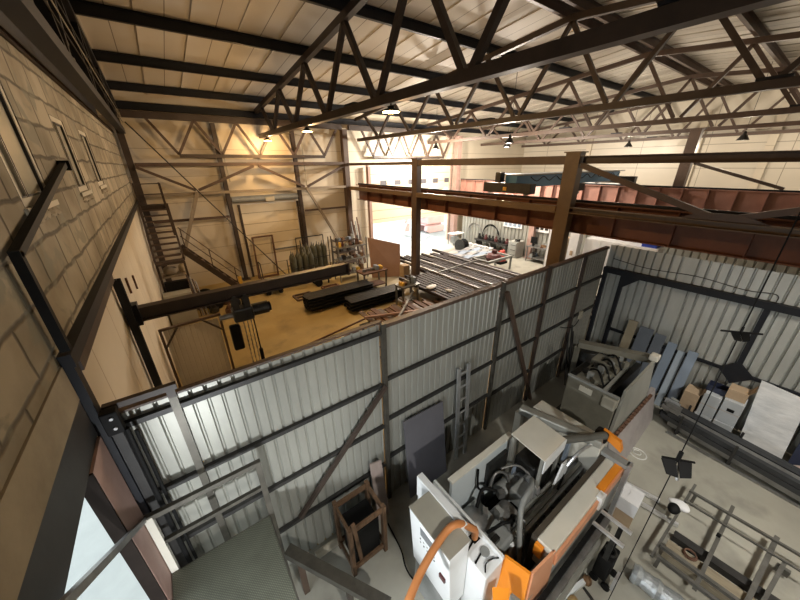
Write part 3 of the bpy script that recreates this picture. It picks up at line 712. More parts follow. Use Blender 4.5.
for dz in (.75, .42): MB(O).beam((.2, 14.3, 2.2+dz), (1.95, 14.3, .10+dz), .03, .03).build('handrail', BROWN, t2)

# below the stairs
t = thing('storage_cabinet', 'olive grey steel cabinet under the stairs in the far left corner', 'cabinet', (-.4, 12.5, 0)); O = t.location
MB(O).box(-.78, .02, 12.25, 12.75, 0, 1.05).build('body', OLIVE, t, bevel=.01)
for a, b in ((-.77, -.39), (-.37, .01)):
    d = MB(O).box(a, b, 12.232, 12.247, .05, 1.02).build('door', OLIVE, t); MB(O).box(b-.05, b-.03, 12.21, 12.232, .5, .62).build('handle', STEEL, d)
t = thing('wooden_shelf', 'pale wooden shelf board under the stairs carrying two round sacks', 'shelf', (-.4, 13.7, 1.42)); O = t.location
MB(O).box(-.79, .12, 13.35, 14.0, 1.36, 1.42).build('board', WOOD, t)
for x in (-.76, .08): MB(O).beam((x, 13.9, 0), (x, 13.9, 1.36), .05, .05, up=(0, 1, 0)).build('leg', BROWND, t)
single('cloth_sack', MB().blob((-.42, 13.6, 1.565), (.24, .2, .17), 3, .1), FABRIC, 'round tan sack on the left of the shelf board under the stairs', 'sack', smooth=True)
single('cloth_sack', MB().blob((-.02, 13.66, 1.57), (.13, .18, .18), 5, .1), FABRIC, 'round tan sack on the right end of the shelf board under the stairs', 'sack', smooth=True)
for k in range(4):
    single('steel_pipe', MB().path([(.12+k*.07, 12.45, .02), (.02+k*.07, 12.78, 1.55-k*.1)], .022, 8), STEEL if k % 2 else BROWN, 'thin steel pipe leaning by the grey cabinet under the stairs', 'pipe', group='pipes leaning by the stair cabinet')
t = thing('void_filler_locker', 'black locker added for the dark void under the stairs, behind the grey cabinet', 'locker', (-.4, 13.05, 0)); O = t.location  # added black box standing in for the dark void under the stairs
MB(O).box(-.66, .02, 12.80, 13.02, 0, 1.34).build('body', BLACK, t)
for a, b in ((-.65, -.33), (-.31, .01)):
    d = MB(O).box(a, b, 12.785, 12.797, .04, 1.30).build('door', BLACK, t); MB(O).box(b-.05, b-.03, 12.77, 12.785, .6, .75).build('handle', STEEL, d)
rs = random.Random(12)
HEAP = [(.35, 13.25, .24), (.70, 12.95, .26), (1.05, 13.15, .22), (1.35, 12.75, .20), (.55, 12.55, .20), (1.60, 12.55, .16), (1.0, 12.1, .18), (1.45, 12.2, .15)]
HL = ['nearest the steel pipes', 'second from the pipes', 'in the middle of the heap', 'left of the yellow post', 'at the front left of the heap', 'in front of the yellow post', 'furthest to the front', 'at the front right of the heap']
for k, (x, y, r) in enumerate(HEAP):
    b = MB((x, y, 0))
    if k % 2: b.blob((x, y, r*.62), (r*.8, r*.7, r*.78), 60+k, .2)
    else:
        b.lathe((x, y, 0), [(r*.5, 0), (r*.8, .03), (r*.8, r), (r*.4, r*1.1), (r*.4, r*1.7), (r*.15, r*1.8)], 12)
        b.beam((x-r*.7, y, r*.9), (x+r*.5, y+r*.3, r*2.3), .04, .04)
    o = b.build('scrap_bag' if k % 2 else 'scrap_part', [MACHD, BLACK, RUST, NAVY][k % 4], None, label=('dark stuffed bag ' if k % 2 else 'dark scrap iron part ')+HL[k]+' under the lower stair flight', cat='bag' if k % 2 else 'metal part', group='scrap heap by the stairs'); o.location = (x, y, 0)
t = thing('yellow_post', 'short yellow steel post with a foot plate standing near the lower stairs', 'post', (1.72, 13.2, 0)); O = t.location
MB(O).box(1.66, 1.78, 13.14, 13.26, .02, .98).build('post', YELLOW, t, bevel=.008); MB(O).box(1.56, 1.90, 13.05, 13.35, 0, .02).build('foot_plate', YELLOW, t)
t = thing('tyre', 'worn black tyre lying in the scrap under the lower stairs', 'tyre', (.6, 14.0, 0)); O = t.location
MB(O).torus((.42, 13.52, .335), .25, .085, 'Y', 20, 10).build('tread', BLACK, t, smooth=True)

# frame leaning on the closed door
t = thing('steel_door_frame', 'empty brown steel door frame leaning against the closed yellowish door', 'door frame', (3.35, 15.6, 0)); O = t.location
for a, b in (((2.85, 15.45, 0), (2.95, 15.75, 1.95)), ((3.75, 15.45, 0), (3.85, 15.75, 1.95)), ((2.93, 15.75, 1.93), (3.87, 15.75, 1.93)), ((2.85, 15.46, .05), (3.75, 15.46, .05))):
    MB(O).beam(a, b, .07, .07, up=(0, 1, 0)).build('frame_bar', RUST, t)
t = thing('trolley', 'low brown steel hand trolley with tall handle left of the gas cylinders', 'trolley', (2.9, 13.2, 0)); O = t.location
MB(O).box(2.55, 3.25, 12.9, 13.5, .22, .27).build('deck', RUST, t)
for x in (2.65, 3.15):
    for y in (12.98, 13.42): MB(O).cyl((x, y-.03, .10), (x, y+.03, .10), .10, 14).build('wheel', BLACK, t)
MB(O).path(smoothpath([(2.55, 13.0, .27), (2.53, 13.0, 1.3), (2.55, 13.2, 1.36), (2.53, 13.4, 1.3), (2.55, 13.4, .27)]), .02, 8).build('handle', DARK, t)

# gas cylinders in two racks
def cylinder(label, group):
    t = thing('gas_cylinder', label, 'gas cylinder', (0, 0, 0), group)
    MB().lathe((0, 0, 0), [(.02, 0), (.10, 0), (.11, .03), (.11, 1.12), (.095, 1.22), (.05, 1.30), (.035, 1.34)], 14).build('body', GREENC, t, smooth=True)
    MB().lathe((0, 0, 1.34), [(.03, 0), (.03, .07), (.018, .08), (.018, .13)], 10).build('valve', STEEL, t)
    return t
cy = None
for (bx, by, cols, rows, lb, gr) in ((4.05, 13.55, 4, 2, 'dark gas cylinder in the nearer rack by the brown trolley', 'cylinders in the nearer rack'), (4.95, 14.75, 5, 2, 'tall greenish gas cylinder in the rear rack with the arched frame', 'cylinders in the rear rack')):
    for r in range(rows):
        for c in range(cols):
            p = (bx+c*.27, by+r*.28, .04)
            if cy is None: cy = cylinder(lb, gr); cy.location = p
            else: dup(cy, p, label=lb, group=gr)
    k = thing('cylinder_rack', ('low' if cols == 4 else 'arched')+' steel rack holding the '+('nearer' if cols == 4 else 'rear')+' gas cylinders', 'rack', (bx+(cols-1)*.135, by+.14, 0)); O = k.location
    x0, x1, y0, y1 = bx-.17, bx+(cols-1)*.27+.17, by-.17, by+.45; h = 1.1 if cols == 4 else 1.75
    MB(O).box(x0, x1, y0, y1, 0, .035).build('base', RUST, k)
    for x in (x0, x1):
        for y in (y0, y1): MB(O).beam((x, y, .035), (x, y, h), .035, .035, up=(0, 1, 0)).build('upright', DARK, k)
    for y in (y0, y1): MB(O).beam((x0, y, .8), (x1, y, .8), .03, .03).build('bar', DARK, k)
    if cols == 5:
        MB(O).beam((x0, y1, h), (x1, y1, h), .05, .05).build('bar', DARK, k)

# shelving with clutter, benches
rnd = random.Random(5)
def shelving(label, x0, x1, y0, y1, h, levels, m):
    t = thing('shelving_rack', label, 'shelving rack', ((x0+x1)/2, (y0+y1)/2, 0)); O = t.location
    for x in (x0, x1):
        for y in (y0, y1): MB(O).beam((x, y, 0), (x, y, h), .045, .045, up=(0, 1, 0)).build('upright', m, t)
    for z in levels: MB(O).box(x0, x1, y0, y1, z-.03, z).build('shelf', m, t)
    return t
CLUT = [RUST, MACHD, GREYM, CARD, DARK, STEEL, BLUEG, WOODB, DRED, YELLOW]
CLN = {id(RUST): ('iron_part', 'rusty iron part', 'metal part'), id(MACHD): ('machine_part', 'oily dark machine part', 'metal part'), id(GREYM): ('tool_case', 'grey tool case', 'case'), id(CARD): ('cardboard_box', 'small cardboard box', 'box'), id(DARK): ('iron_part', 'dark iron part', 'metal part'), id(STEEL): ('steel_offcut', 'bare steel offcut', 'offcut'), id(BLUEG): ('tool_case', 'blue grey tool case', 'case'), id(WOODB): ('timber_block', 'brown timber block', 'timber'), id(DRED): ('power_tool', 'dark red power tool', 'tool'), id(YELLOW): ('tool_case', 'yellow tool case', 'case')}
ORD = ['first', 'second', 'third', 'fourth', 'fifth', 'sixth', 'seventh', 'eighth', 'ninth', 'tenth', 'eleventh', 'twelfth']
def clutter(x0, x1, y, z, n, place, group, sz=(.10, .32), palette=CLUT):
    w = (x1-x0)/n
    for k in range(n):
        m = palette[rnd.randrange(len(palette))]; nm, lb, ct = CLN[id(m)]
        sx = min(w*.74, rnd.uniform(*sz)); sy = min(rnd.uniform(*sz), .26); h = rnd.uniform(*sz)*.8
        cx = x0+w*(k+.5); b = MB((cx, y, z))
        kind = rnd.random()
        if ct == 'metal part' and kind < .5: b.lathe((cx, y, z), [(sx*.2, 0), (sx*.5, 0), (sx*.5, h*.4), (sx*.3, h*.45), (sx*.3, h*.9), (sx*.12, h*.95), (sx*.12, h)], 14)
        elif ct == 'offcut': b.ibeam((cx-sx*.5, y, z+.05), (cx+sx*.5, y, z+.05), .1, .1, .012)
        elif ct == 'tool':
            b.box(cx-sx*.5, cx+sx*.2, y-.05, y+.05, z, z+h*.6); b.box(cx-sx*.1, cx+sx*.1, y-.04, y+.04, z+h*.6, z+h); b.cyl((cx+sx*.2, y, z+h*.35), (cx+sx*.5, y, z+h*.35), .03)
        else:
            b.obox((cx, y, z+h/2), (sx, sy, h), rnd.uniform(-.15, .15)); b.box(cx-sx*.15, cx+sx*.15, y-.02, y+.02, z+h, z+h+.02)
        o = b.build(nm, m, None, label='%s, %s in the row %s' % (lb, ORD[k], place), cat=ct, group=group)
        o.location = (cx, y, z)
shelving('dark shelving rack crammed with parts left of the large brown sheet', 5.75, 7.2, 12.5, 13.1, 1.95, (.35, 1.0, 1.6), STEEL)
clutter(5.85, 7.15, 12.8, 1.60, 7, 'on the rack top by the brown sheet', 'parts on the shelving rack')
clutter(5.85, 7.15, 12.8, 1.00, 7, 'mid rack by the brown sheet', 'parts on the shelving rack')
clutter(5.85, 7.15, 12.8, .35, 6, 'low on the rack by the brown sheet', 'parts on the shelving rack')
shelving('rear shelving rack by the foot of the far wall brace', 6.45, 7.65, 14.2, 14.8, 1.7, (.3, .9, 1.5), BROWND)
clutter(6.5, 7.6, 14.5, 1.50, 6, 'on top of the rear rack', 'parts on the rear rack')
clutter(6.5, 7.6, 14.5, .90, 5, 'in the middle of the rear rack', 'parts on the rear rack')
for k in range(7):
    x = 7.75+.09*k; o = MB((x, 14.9, 0)).tubebox((x, 14.55, .0), (x+.12, 15.35, 2.0+.2*(k % 3)), .05, .05, .004, up=(1, 0, 0)).build('leaning_tube', [BROWN, STEEL, RUST][k % 3], None, label='thin steel tube leaning on the far wall beside the crane column there', cat='steel tube', group='tubes leaning on the far wall'); o.location = (x, 14.9, 0)
single('steel_sheet', MB().poly([(7.25, 12.2, 0), (8.45, 11.55, 0), (8.62, 11.75, 1.52), (7.25, 12.45, 1.92)], (.02, .035, 0)), mat('brown_sheet_paint', (.34, .20, .13), (.29, .165, .105), 1.5, .5), 'large brown steel sheet standing upright left of the middle crane column', 'steel sheet')
def bench(label, x0, x1, y0, y1, h, m, group=None):
    t = thing('workbench', label, 'workbench', ((x0+x1)/2, (y0+y1)/2, 0), group); O = t.location
    MB(O).box(x0, x1, y0, y1, h-.05, h).build('bench_top', m, t)
    for x in (x0+.06, x1-.06):
        for y in (y0+.06, y1-.06): MB(O).beam((x, y, 0), (x, y, h-.05), .06, .06, up=(0, 1, 0)).build('leg', STEEL, t)
    MB(O).box(x0+.05, x1-.05, y0+.05, y1-.05, .22, .25).build('lower_shelf', m, t)
    return t
bench('brown steel workbench with tools in front of the shelving rack', 5.9, 7.1, 10.6, 11.3, .88, RUST)
clutter(6.0, 7.0, 10.9, .88, 5, 'on the workbench before the shelving rack', 'things on the workbenches')
bench('small welding bench close to the middle crane column', 6.3, 7.12, 8.45, 9.0, .85, STEEL)
clutter(6.38, 7.05, 8.72, .85, 5, 'on the welding bench by the middle column', 'things on the workbenches')
single('cardboard_box', MB().box(7.74, 8.07, 10.3, 10.62, 0, .95), CARD, 'tall tan carton standing at the foot of the middle crane column', 'box')
t = thing('air_compressor', 'dark blue compressor on two wheels left of the brown sheet and the shelving rack', 'compressor', (5.0, 12.9, 0)); O = t.location
MB(O).cyl((4.6, 12.9, .38), (5.4, 12.9, .38), .2).build('tank', NAVYT, t); MB(O).box(4.8, 5.15, 12.78, 13.02, .58, .82).build('motor', DARK, t, bevel=.02)
for y in (12.66, 13.14): MB(O).cyl((4.75, y-.03, .17), (4.75, y+.03, .17), .17, 14).build('wheel', BLACK, t)
MB(O).beam((5.3, 12.9, 0), (5.3, 12.9, .2), .05, .05, up=(0, 1, 0)).build('foot', DARK, t)

# stacked beams
def bar_bundle(x0, x1, y0, cols, rows, lab, grp):
    proto = None
    for r in range(rows):
        for c in range(cols):
            p = (x0+rnd.uniform(-.06, .06), y0+c*.135, .10+r*.125)
            if proto is None:
                proto = MB().channel((0, 0, .06), (x1-x0, 0, .06), .125, .118, .01).build('steel_channel', mat('black_mill_steel', (.032, .034, .036), (.018, .018, .020), 4, .45, .3), None, label=lab, cat='steel channel', group=grp)
                proto.location = p
            else:
                c_ = proto.copy(); COL.objects.link(c_); c_.location = p
    for k in (.15, .8):
        x = x0+(x1-x0)*k
        single('timber_bearer', MB().box(x-.05, x+.05, y0-.08, y0+cols*.135, 0, .099), WOODB, 'brown timber bearer under the %s of the %s' % ('left end' if k < .5 else 'right end', grp), 'timber')
bar_bundle(3.35, 6.1, 10.2, 5, 4, 'long black steel channel in the left stack on the yellow floor', 'left stack of channels')
bar_bundle(4.55, 6.95, 9.25, 5, 3, 'long black steel channel in the right stack closer to the partition', 'right stack of channels')
for k, (a, b) in enumerate((((1.6, 8.0), (5.9, 8.85)), ((1.7, 7.6), (4.2, 8.0)), ((2.0, 7.35), (4.3, 7.6)), ((.9, 6.9), (3.6, 7.1)), ((2.4, 6.5), (4.3, 6.75)), ((2.9, 6.2), (4.3, 6.3)))):
    single('steel_bar', MB().beam((a[0], a[1], .02), (b[0], b[1], .02), .05, .04), RUST, '%s brown bar from the stacks, lying loose on the yellow floor towards the partition' % ORD[k], 'steel bar')
for k, (x, y) in enumerate(((3.75, 11.9), (5.1, 12.1))):
    t = thing('welded_grid', ('left' if k == 0 else 'right')+' small dark welded frame lying on the yellow floor behind the channels', 'welded grid', (x, y, 0)); O = t.location
    for a, b in (((-.35, -.3), (.35, -.3)), ((.35, -.3), (.35, .3)), ((.35, .3), (-.35, .3)), ((-.35, .3), (-.35, -.3)), ((-.35, 0), (.35, .05))):
        MB(O).beam((x+a[0], y+a[1], .04), (x+b[0], y+b[1], .04), .07, .07).build('frame_bar', RUST if k else BROWN, t)

# long stock of dark tubes lying on trestles in the middle of the fabrication bay
for k, (y, lb) in enumerate(((4.6, 'nearest the partition'), (7.6, 'in the middle'), (10.6, 'furthest from the partition'))):
    t = thing('trestle', 'low steel trestle under the long tubes, %s' % lb, 'trestle', (9.6, y, 0)); O = t.location
    MB(O).beam((7.2 if y < 9 else 8.7, y, .48), (11.9, y, .48), .1, .1).build('cross_bar', DARK, t)
    for x in (7.3 if y < 9 else 8.8, 9.6, 11.8): MB(O).beam((x, y, 0), (x, y, .43), .07, .07, up=(0, 1, 0)).build('leg', DARK, t)
MILL = mat('dark_mill_tube', (.034, .022, .022), (.018, .013, .013), 3, .65)
proto = None
for k in range(25):
    x = 7.3+k*.178; y0 = 3.4+rnd.uniform(0, .9); y1 = 11.2+rnd.uniform(-.8, 1.6)
    if x < 8.0: y1 = 10.0+rnd.uniform(-.3, .1)
    if 8.0 < x < 8.62: y1 = 9.75
    m = MB((x, 3.4, .53)).tubebox((x, y0, .59), (x, y1, .59), .115, .12, .008)
    o = m.build('steel_tube', MILL, None, label='long dark steel tube in the wide layer lying on the trestles', cat='steel tube', group='dark tubes on the trestles'); o.location = (x, 3.4, .53)
for k, (x, y0, y1) in enumerate(((8.8, 5.0, 11.6), (9.5, 4.2, 11.9), (10.4, 5.2, 12.1), (11.2, 3.9, 11.0))):
    single('steel_tube', MB().tubebox((x, y0, .69), (x, y1, .69), .06, .07, .004), ALU, '%s thin bright tube from the middle column, lying on top of the dark tubes' % ORD[k], 'steel tube')
for k, y in enumerate((6.2, 9.2)):
    single('steel_tube', MB().tubebox((8.3 if k == 0 else 8.8, y, .757), (11.62, y+.2, .757), .05, .05, .004), STEEL, ('nearer' if k == 0 else 'farther')+' thin tube laid across the long tubes', 'steel tube')
# brown flats close behind the partition
for k in range(14):
    x = 4.45+k*.205; y0 = 6.2+rnd.uniform(-.2, .2); L_ = 1.9+rnd.uniform(-.3, .5)
    b = MB((x, y0, 0)).beam((x, y0, .36+.02*(k % 3)), (x+.1, y0+L_, .36+.02*(k % 3)), .16, .05)
    o = b.build('steel_flat', RUST if k % 3 else BROWN, None, label='wide rust brown steel flat laid out behind the partition', cat='steel flat', group='rust brown flats behind the partition'); o.location = (x, y0, 0)
for k, y in enumerate((6.5, 7.8)):
    t = thing('trestle', 'low trestle under the rust brown flats, %s the partition' % ('close to' if k == 0 else 'farther from'), 'trestle', (5.8, y, 0)); O = t.location
    MB(O).beam((4.1, y, .28), (7.4, y, .28), .08, .09).build('cross_bar', DARK, t)
    for x in (4.2, 5.8, 7.3): MB(O).beam((x, y, 0), (x, y, .235), .06, .06, up=(0, 1, 0)).build('leg', DARK, t)
for k, (x0, y0, x1, y1) in enumerate(((4.35, 7.9, 6.2, 7.2), (5.0, 7.0, 6.9, 8.6))):
    single('steel_tube', MB().tubebox((x0, y0, .47+.075*k), (x1, y1, .47+.075*k), .07, .07, .004), STEEL if k else PINK, ('pinkish' if k == 0 else 'grey')+' tube lying askew over the rust brown flats', 'steel tube')
single('paper_bag', MB().blob((7.45, 8.2, .705), (.22, .17, .07), 21, .25), PAPER, 'crumpled white bag lying on the dark tubes by the middle column', 'bag', smooth=True)
single('paper_bag', MB().blob((7.75, 7.5, .70), (.12, .10, .05), 22, .25), PAPER, 'small crumpled white paper on the dark tubes', 'paper', smooth=True)

# ------------------------------------------------------------------ right bay
for k in range(5):
    y = 10.6+k*.42; b = MB((13, y, 0)); n = 18
    rows = []
    for i in range(n+1):
        x = 11.6+3.2*i/n; z = .321+.05*math.sin(i*.9+k*1.7)
        rows.append([b.v((x, y-.19, z)), b.v((x, y+.19, z)), b.v((x, y+.19, z+.02)), b.v((x, y-.19, z+.02))])
    for A, B in zip(rows, rows[1:]):
        for q in range(4): b.face([A[q], A[(q+1) % 4], B[(q+1) % 4], B[q]])
    b.face(rows[0]); b.face(rows[-1])
    o = b.build('wavy_sheet', BLUEG if k % 2 else ALU, None, label='%s wavy metal strip from the partition side, lying in the bright bay' % ORD[k], cat='metal sheet', group='wavy sheets in the bright bay'); o.location = (13, y, 0)
t = thing('trestle', 'low trestle under the wavy metal strips in the bright bay', 'trestle', (13.2, 11.4, 0)); O = t.location
for x in (12.1, 14.3): MB(O).box(x-.05, x+.05, 10.35, 12.5, .18, .27).build('cross_bar', DARK, t)
for x in (12.1, 14.3):
    for y in (10.5, 12.3): MB(O).box(x-.04, x+.04, y-.04, y+.04, 0, .18).build('leg', DARK, t)
t = thing('red_generator', 'small bright red machine on the floor of the bright bay', 'generator', (14.1, 9.95, 0)); O = t.location
MB(O).box(13.85, 14.35, 9.75, 10.15, .12, .52).build('body', REDB, t, bevel=.04); MB(O).cyl((13.9, 9.95, .6), (14.3, 9.95, .6), .1).build('tank', REDB, t)
MB(O).box(13.8, 14.4, 9.70, 10.20, 0, .12).build('skid', BLACK, t)
t = thing('cable_drum', 'dark round cable drum near the red machine in the bright bay', 'cable drum', (14.2, 12.9, 0)); O = t.location
MB(O).cyl((14.0, 12.9, .4), (14.35, 12.9, .4), .27, 20).build('winding', BLACK, t)
for x in (13.96, 14.36): MB(O).cyl((x, 12.9, .4), (x+.04, 12.9, .4), .4, 24).build('disc', MACHD, t)
t = thing('steel_table', 'grey steel assembly table with a dark red casting on it in the bright bay', 'table', (12.6, 9.4, 0)); O = t.location
for y in (8.95, 9.85): MB(O).box(11.7, 13.6, y-.05, y+.05, .62, .74).build('side_rail', GREYM, t)
for x in (11.75, 13.55): MB(O).box(x-.05, x+.05, 9.005, 9.795, .63, .73).build('end_rail', GREYM, t)
for x in (11.75, 13.55):
    for y in (8.95, 9.85): MB(O).box(x-.04, x+.04, y-.04, y+.04, 0, .62).build('leg', GREYM, t)
single('red_casting', MB().lathe((12.75, 9.4, .44), [(.10, 0), (.34, .05), (.40, .25), (.30, .40), (.14, .46), (.12, .62), (.05, .64)], 18), DRED, 'dark red round casting sitting in the grey steel table', 'casting')
t = thing('white_table', 'small white table next to the pink column at the open door', 'table', (15.4, 14.6, 0)); O = t.location
MB(O).box(14.9, 15.9, 14.3, 14.9, .72, .76).build('top', PAPER, t)
for x in (14.95, 15.85):
    for y in (14.35, 14.85): MB(O).beam((x, y, 0), (x, y, .72), .04, .04, up=(0, 1, 0)).build('leg', STEEL, t)
MB(O).box(15.1, 15.5, 14.4, 14.8, .10, .52).build('drawer_box', GREYM, t)
for k, (y, r) in enumerate(((13.75, .60), (12.45, .66))):
    c = MB()
    for q in range(3): c.torus((16.30-.03*q, y, .75+.1*q), r-.05*q, .022, 'X', 22, 6, .1, PI-.1)
    single('hose_loop', c, BLACK if k else STEEL, ('grey' if k == 0 else 'black')+' hoses bent in an arch against the pale corrugated wall', 'hose')
t = thing('long_bench', 'long low dark bench full of parts along the pale corrugated wall', 'bench', (15.85, 11.9, 0)); O = t.location
MB(O).box(15.5, 16.25, 10.7, 13.1, .56, .62).build('bench_top', DARK, t)
for y in (10.8, 11.9, 13.0): MB(O).box(15.55, 16.2, y-.03, y+.03, 0, .56).build('side_panel', STEEL, t)
for k in range(9):
    y = 10.85+k*.26
    b = MB((15.8, y, .62)).lathe((15.8, y, .62), [(.06, 0), (.11, .03), (.11, .16), (.07, .19), (.07, .30), (.03, .33)], 12)
    o = b.build('iron_part', MACHD if k % 3 else DRED, None, label='%s dark turned part along the long bench, counted from the grey cabinet' % ORD[k], cat='metal part', group='parts on the long bench'); o.location = (15.8, y, .62)
for k in range(6):
    y = 11.6+k*.4; 
    if abs(y-10.8) < .1: y = 11.0
    b = MB((15.28, y, 0)).box(15.15, 15.42, y-.13, y+.13, 0, .30).box(15.14, 15.43, y-.14, y+.14, .30, .33)
    o = b.build('white_crate', PAPER, None, label='%s white box on the floor before the long bench, counted from the grey cabinet' % ORD[k], cat='box', group='white boxes before the long bench'); o.location = (15.28, y, 0)
t = thing('grey_cabinet', 'pale grey tool cabinet with a vise at the corrugated wall of the bright bay', 'cabinet', (15.8, 10.1, 0)); O = t.location
MB(O).box(15.45, 16.2, 9.95, 10.5, 0, .92).build('body', GALV, t, bevel=.01)
for z in (.06, .34, .62):
    d = MB(O).box(15.42, 15.447, 9.98, 10.47, z, z+.25).build('drawer', GALV, t); MB(O).box(15.40, 15.42, 10.0, 10.3, z+.11, z+.135).build('handle', DARK, d)
v = MB(O).box(15.6, 15.85, 10.0, 10.2, .92, 1.06).build('vise', MACHD, t, bevel=.02); MB(O).cyl((15.4, 10.1, .99), (15.6, 10.1, .99), .03).build('screw', STEEL, v)
bench('dark workbench with small parts beside the nearest crane column in the bright bay', 15.5, 16.2, 8.2, 9.4, .85, STEEL)
clutter(15.55, 16.15, 8.6, .85, 3, 'on top of the far dark bench', 'things on the far workbench')
clutter(15.55, 16.15, 9.1, .25, 3, 'low under the far dark bench', 'things on the far workbench')
single('office_monitor', MB().box(15.7, 15.74, 8.95, 9.3, 1.0, 1.35).box(15.66, 15.78, 9.08, 9.16, .85, 1.0), BLACK, 'black upright monitor on the far bench by the near pink column', 'monitor')
t = thing('pegboard', 'wide white wall panel with blue framed slots above the pale corrugated wall bench', 'panel', (16.33, 10.95, 1.8)); O = t.location
MB(O).box(16.31, 16.34, 10.35, 11.6, 1.52, 1.98).build('board', PAPER, t)
for k in range(4): MB(O).box(16.295, 16.309, 10.42+k*.3, 10.62+k*.3, 1.60, 1.90).build('slot', BLUEG, t)
t = thing('pegboard', 'smaller white panel with three dark squares left of the nearest crane column', 'panel', (16.33, 9.1, 1.7)); O = t.location
MB(O).box(16.31, 16.34, 8.7, 9.5, 1.52, 1.88).build('board', PAPER, t)
for k in range(3): MB(O).box(16.295, 16.309, 8.76+k*.26, 8.94+k*.26, 1.66, 1.82).build('slot', DARK, t)
t = thing('tube_lamp', 'long white tube lamp band high on the pale corrugated wall near the door', 'lamp', (16.28, 13.6, 1.86)); O = t.location
MB(O).box(16.27, 16.34, 12.6, 14.6, 1.92, 1.98).build('housing', PAPER, t); MB(O).cyl((16.24, 12.65, 1.90), (16.24, 14.55, 1.90), .045, 10).build('tube', LAMPW, t)
for k, y in enumerate((8.95, 10.25)):
    t = thing('tube_lamp', ('right' if k == 0 else 'left')+' one of two white tube lamps on the end wall above the far crane girder', 'lamp', (23.8, y, 3.7)); O = t.location
    MB(O).box(23.75, 23.84, y-.5, y+.5, 3.70, 3.76).build('housing', PAPER, t); MB(O).box(23.72, 23.84, y-.48, y+.48, 3.55, 3.698).build('diffuser', LAMPW, t)
    MB(O).box(23.84, 23.99, y-.05, y+.05, 3.66, 3.72).build('bracket', PAPER, t)
single('blue_crate', MB().box(15.0, 15.5, 3.6, 4.1, 1.902, 2.10).box(14.98, 15.52, 3.58, 4.12, 2.10, 2.13), mat('bright_blue_plastic', (.03, .07, .42), (.02, .05, .34), 3, .4), 'bright blue crate on the cupboard seen above the inner corrugated wall', 'crate')
t = thing('white_cupboard', 'row of white cupboards behind the inner corrugated wall carrying the blue crate', 'cupboard', (15.2, 4.8, 0)); O = t.location
MB(O).box(14.9, 15.6, 3.5, 6.2, 0, 1.90).build('body', PAPER, t)
for k in range(4): MB(O).box(14.88, 14.898, 3.53+k*.67, 4.14+k*.67, .05, 1.86).build('door', PAPER, t)
for k, (y, h) in enumerate(((6.6, 2.1), (7.1, 1.8), (7.6, 2.2))):
    t = thing('sheet_stack', ['medium', 'low', 'tall'][k]+' white carton seen between the nearest crane column and the partition', 'box', (14.9, y, 0)); O = t.location
    MB(O).box(14.7, 15.1, y-.2, y+.2, 0, h).build('carton', PAPER if k != 1 else CARD, t); MB(O).box(14.68, 14.698, y-.06, y+.06, h*.5, h*.6).build('label_tape', CARD, t)

# outdoors, through the open door
PALERED = mat('overexposed red', (.80, .52, .50), (.74, .46, .44), 2, .5)  # red paled all over to carry the yard's glare in the colour
DX, DY = 1.6, -2.2
t = thing('mini_excavator', 'small red excavator parked in the bright yard outside the open door', 'excavator', (15.6+DX, 21.5+DY, 0)); O = t.location
for y in (20.9, 22.1):
    tr = MB(Vector(O)-Vector((DX, DY, 0))).hexa([(14.6, y-.18, .16), (14.9, y-.18, 0), (16.3, y-.18, 0), (16.6, y-.18, .16), (16.5, y-.18, .5), (14.7, y-.18, .5)], [(14.6, y+.18, .16), (14.9, y+.18, 0), (16.3, y+.18, 0), (16.6, y+.18, .16), (16.5, y+.18, .5), (14.7, y+.18, .5)]).build('track', PALERED, t)
MB(Vector(O)-Vector((DX, DY, 0))).box(14.8, 16.5, 21.1, 21.9, .5, .62).build('slew_ring', PALERED, t)
MB(Vector(O)-Vector((DX, DY, 0))).box(14.9, 16.7, 20.9, 22.1, .62, 1.25).build('body', PALERED, t, bevel=.06)
MB(Vector(O)-Vector((DX, DY, 0))).box(15.1, 16.1, 21.0, 21.9, 1.25, 2.2).build('cab', PALERED, t, bevel=.05)
MB(Vector(O)-Vector((DX, DY, 0))).beam((15.0, 21.5, 1.1), (13.6, 21.4, 2.2), .16, .22).build('boom', PALERED, t); MB(Vector(O)-Vector((DX, DY, 0))).beam((13.6, 21.4, 2.2), (13.0, 21.4, .9), .13, .16).build('arm', PALERED, t)
MB(Vector(O)-Vector((DX, DY, 0))).hexa([(12.7, 21.1, .3), (13.2, 21.1, .3), (13.2, 21.1, .9), (12.95, 21.1, .9)], [(12.7, 21.7, .3), (13.2, 21.7, .3), (13.2, 21.7, .9), (12.95, 21.7, .9)]).build('bucket', PALERED, t)

# ------------------------------------------------------------------ hall lamps (warm, along the nearest truss)
def bay_lamp(label, x, y, z, power, color, r=.16, drop=.03):
    t = thing('bay_lamp', label, 'lamp', (x, y, z)); O = t.location
    MB(O).lathe((x, y, z), [(r, 0), (r, .012), (r*.8, .04), (r*.42, .055), (r*.40, .10), (r*.15, .105)], 18).build('reflector', DARK, t, smooth=True)
    MB(O).cyl((x, y, z-.012), (x, y, z+.012), r*.92, 18).build('lens', LAMPG, t)
    MB(O).cyl((x, y, z+.10), (x, y, z+.105+drop), .02, 6).build('hanger', DARK, t)
    l = bpy.data.lights.new('bay_lamp_light', 'POINT'); l.energy = power; l.color = color; l.shadow_soft_size = .12
    lo = bpy.data.objects.new('bay_lamp_light', l); COL.objects.link(lo); lo.parent = t; lo.location = (0, 0, -.055)
    return t
WARM = (1.0, .62, .28)
bay_lamp('glowing warm lamp at the end of the nearest truss, closest to the far wall', 4.1, 14.8, 5.97, 230, WARM)
bay_lamp('glowing warm lamp hanging second from the far wall on the nearest truss', 4.1, 10.35, 5.97, 430, WARM)
bay_lamp('biggest glowing warm lamp, third from the far wall on the nearest truss', 4.1, 5.85, 5.97, 220, WARM, .18)
NEUT = (1.0, .93, .80)

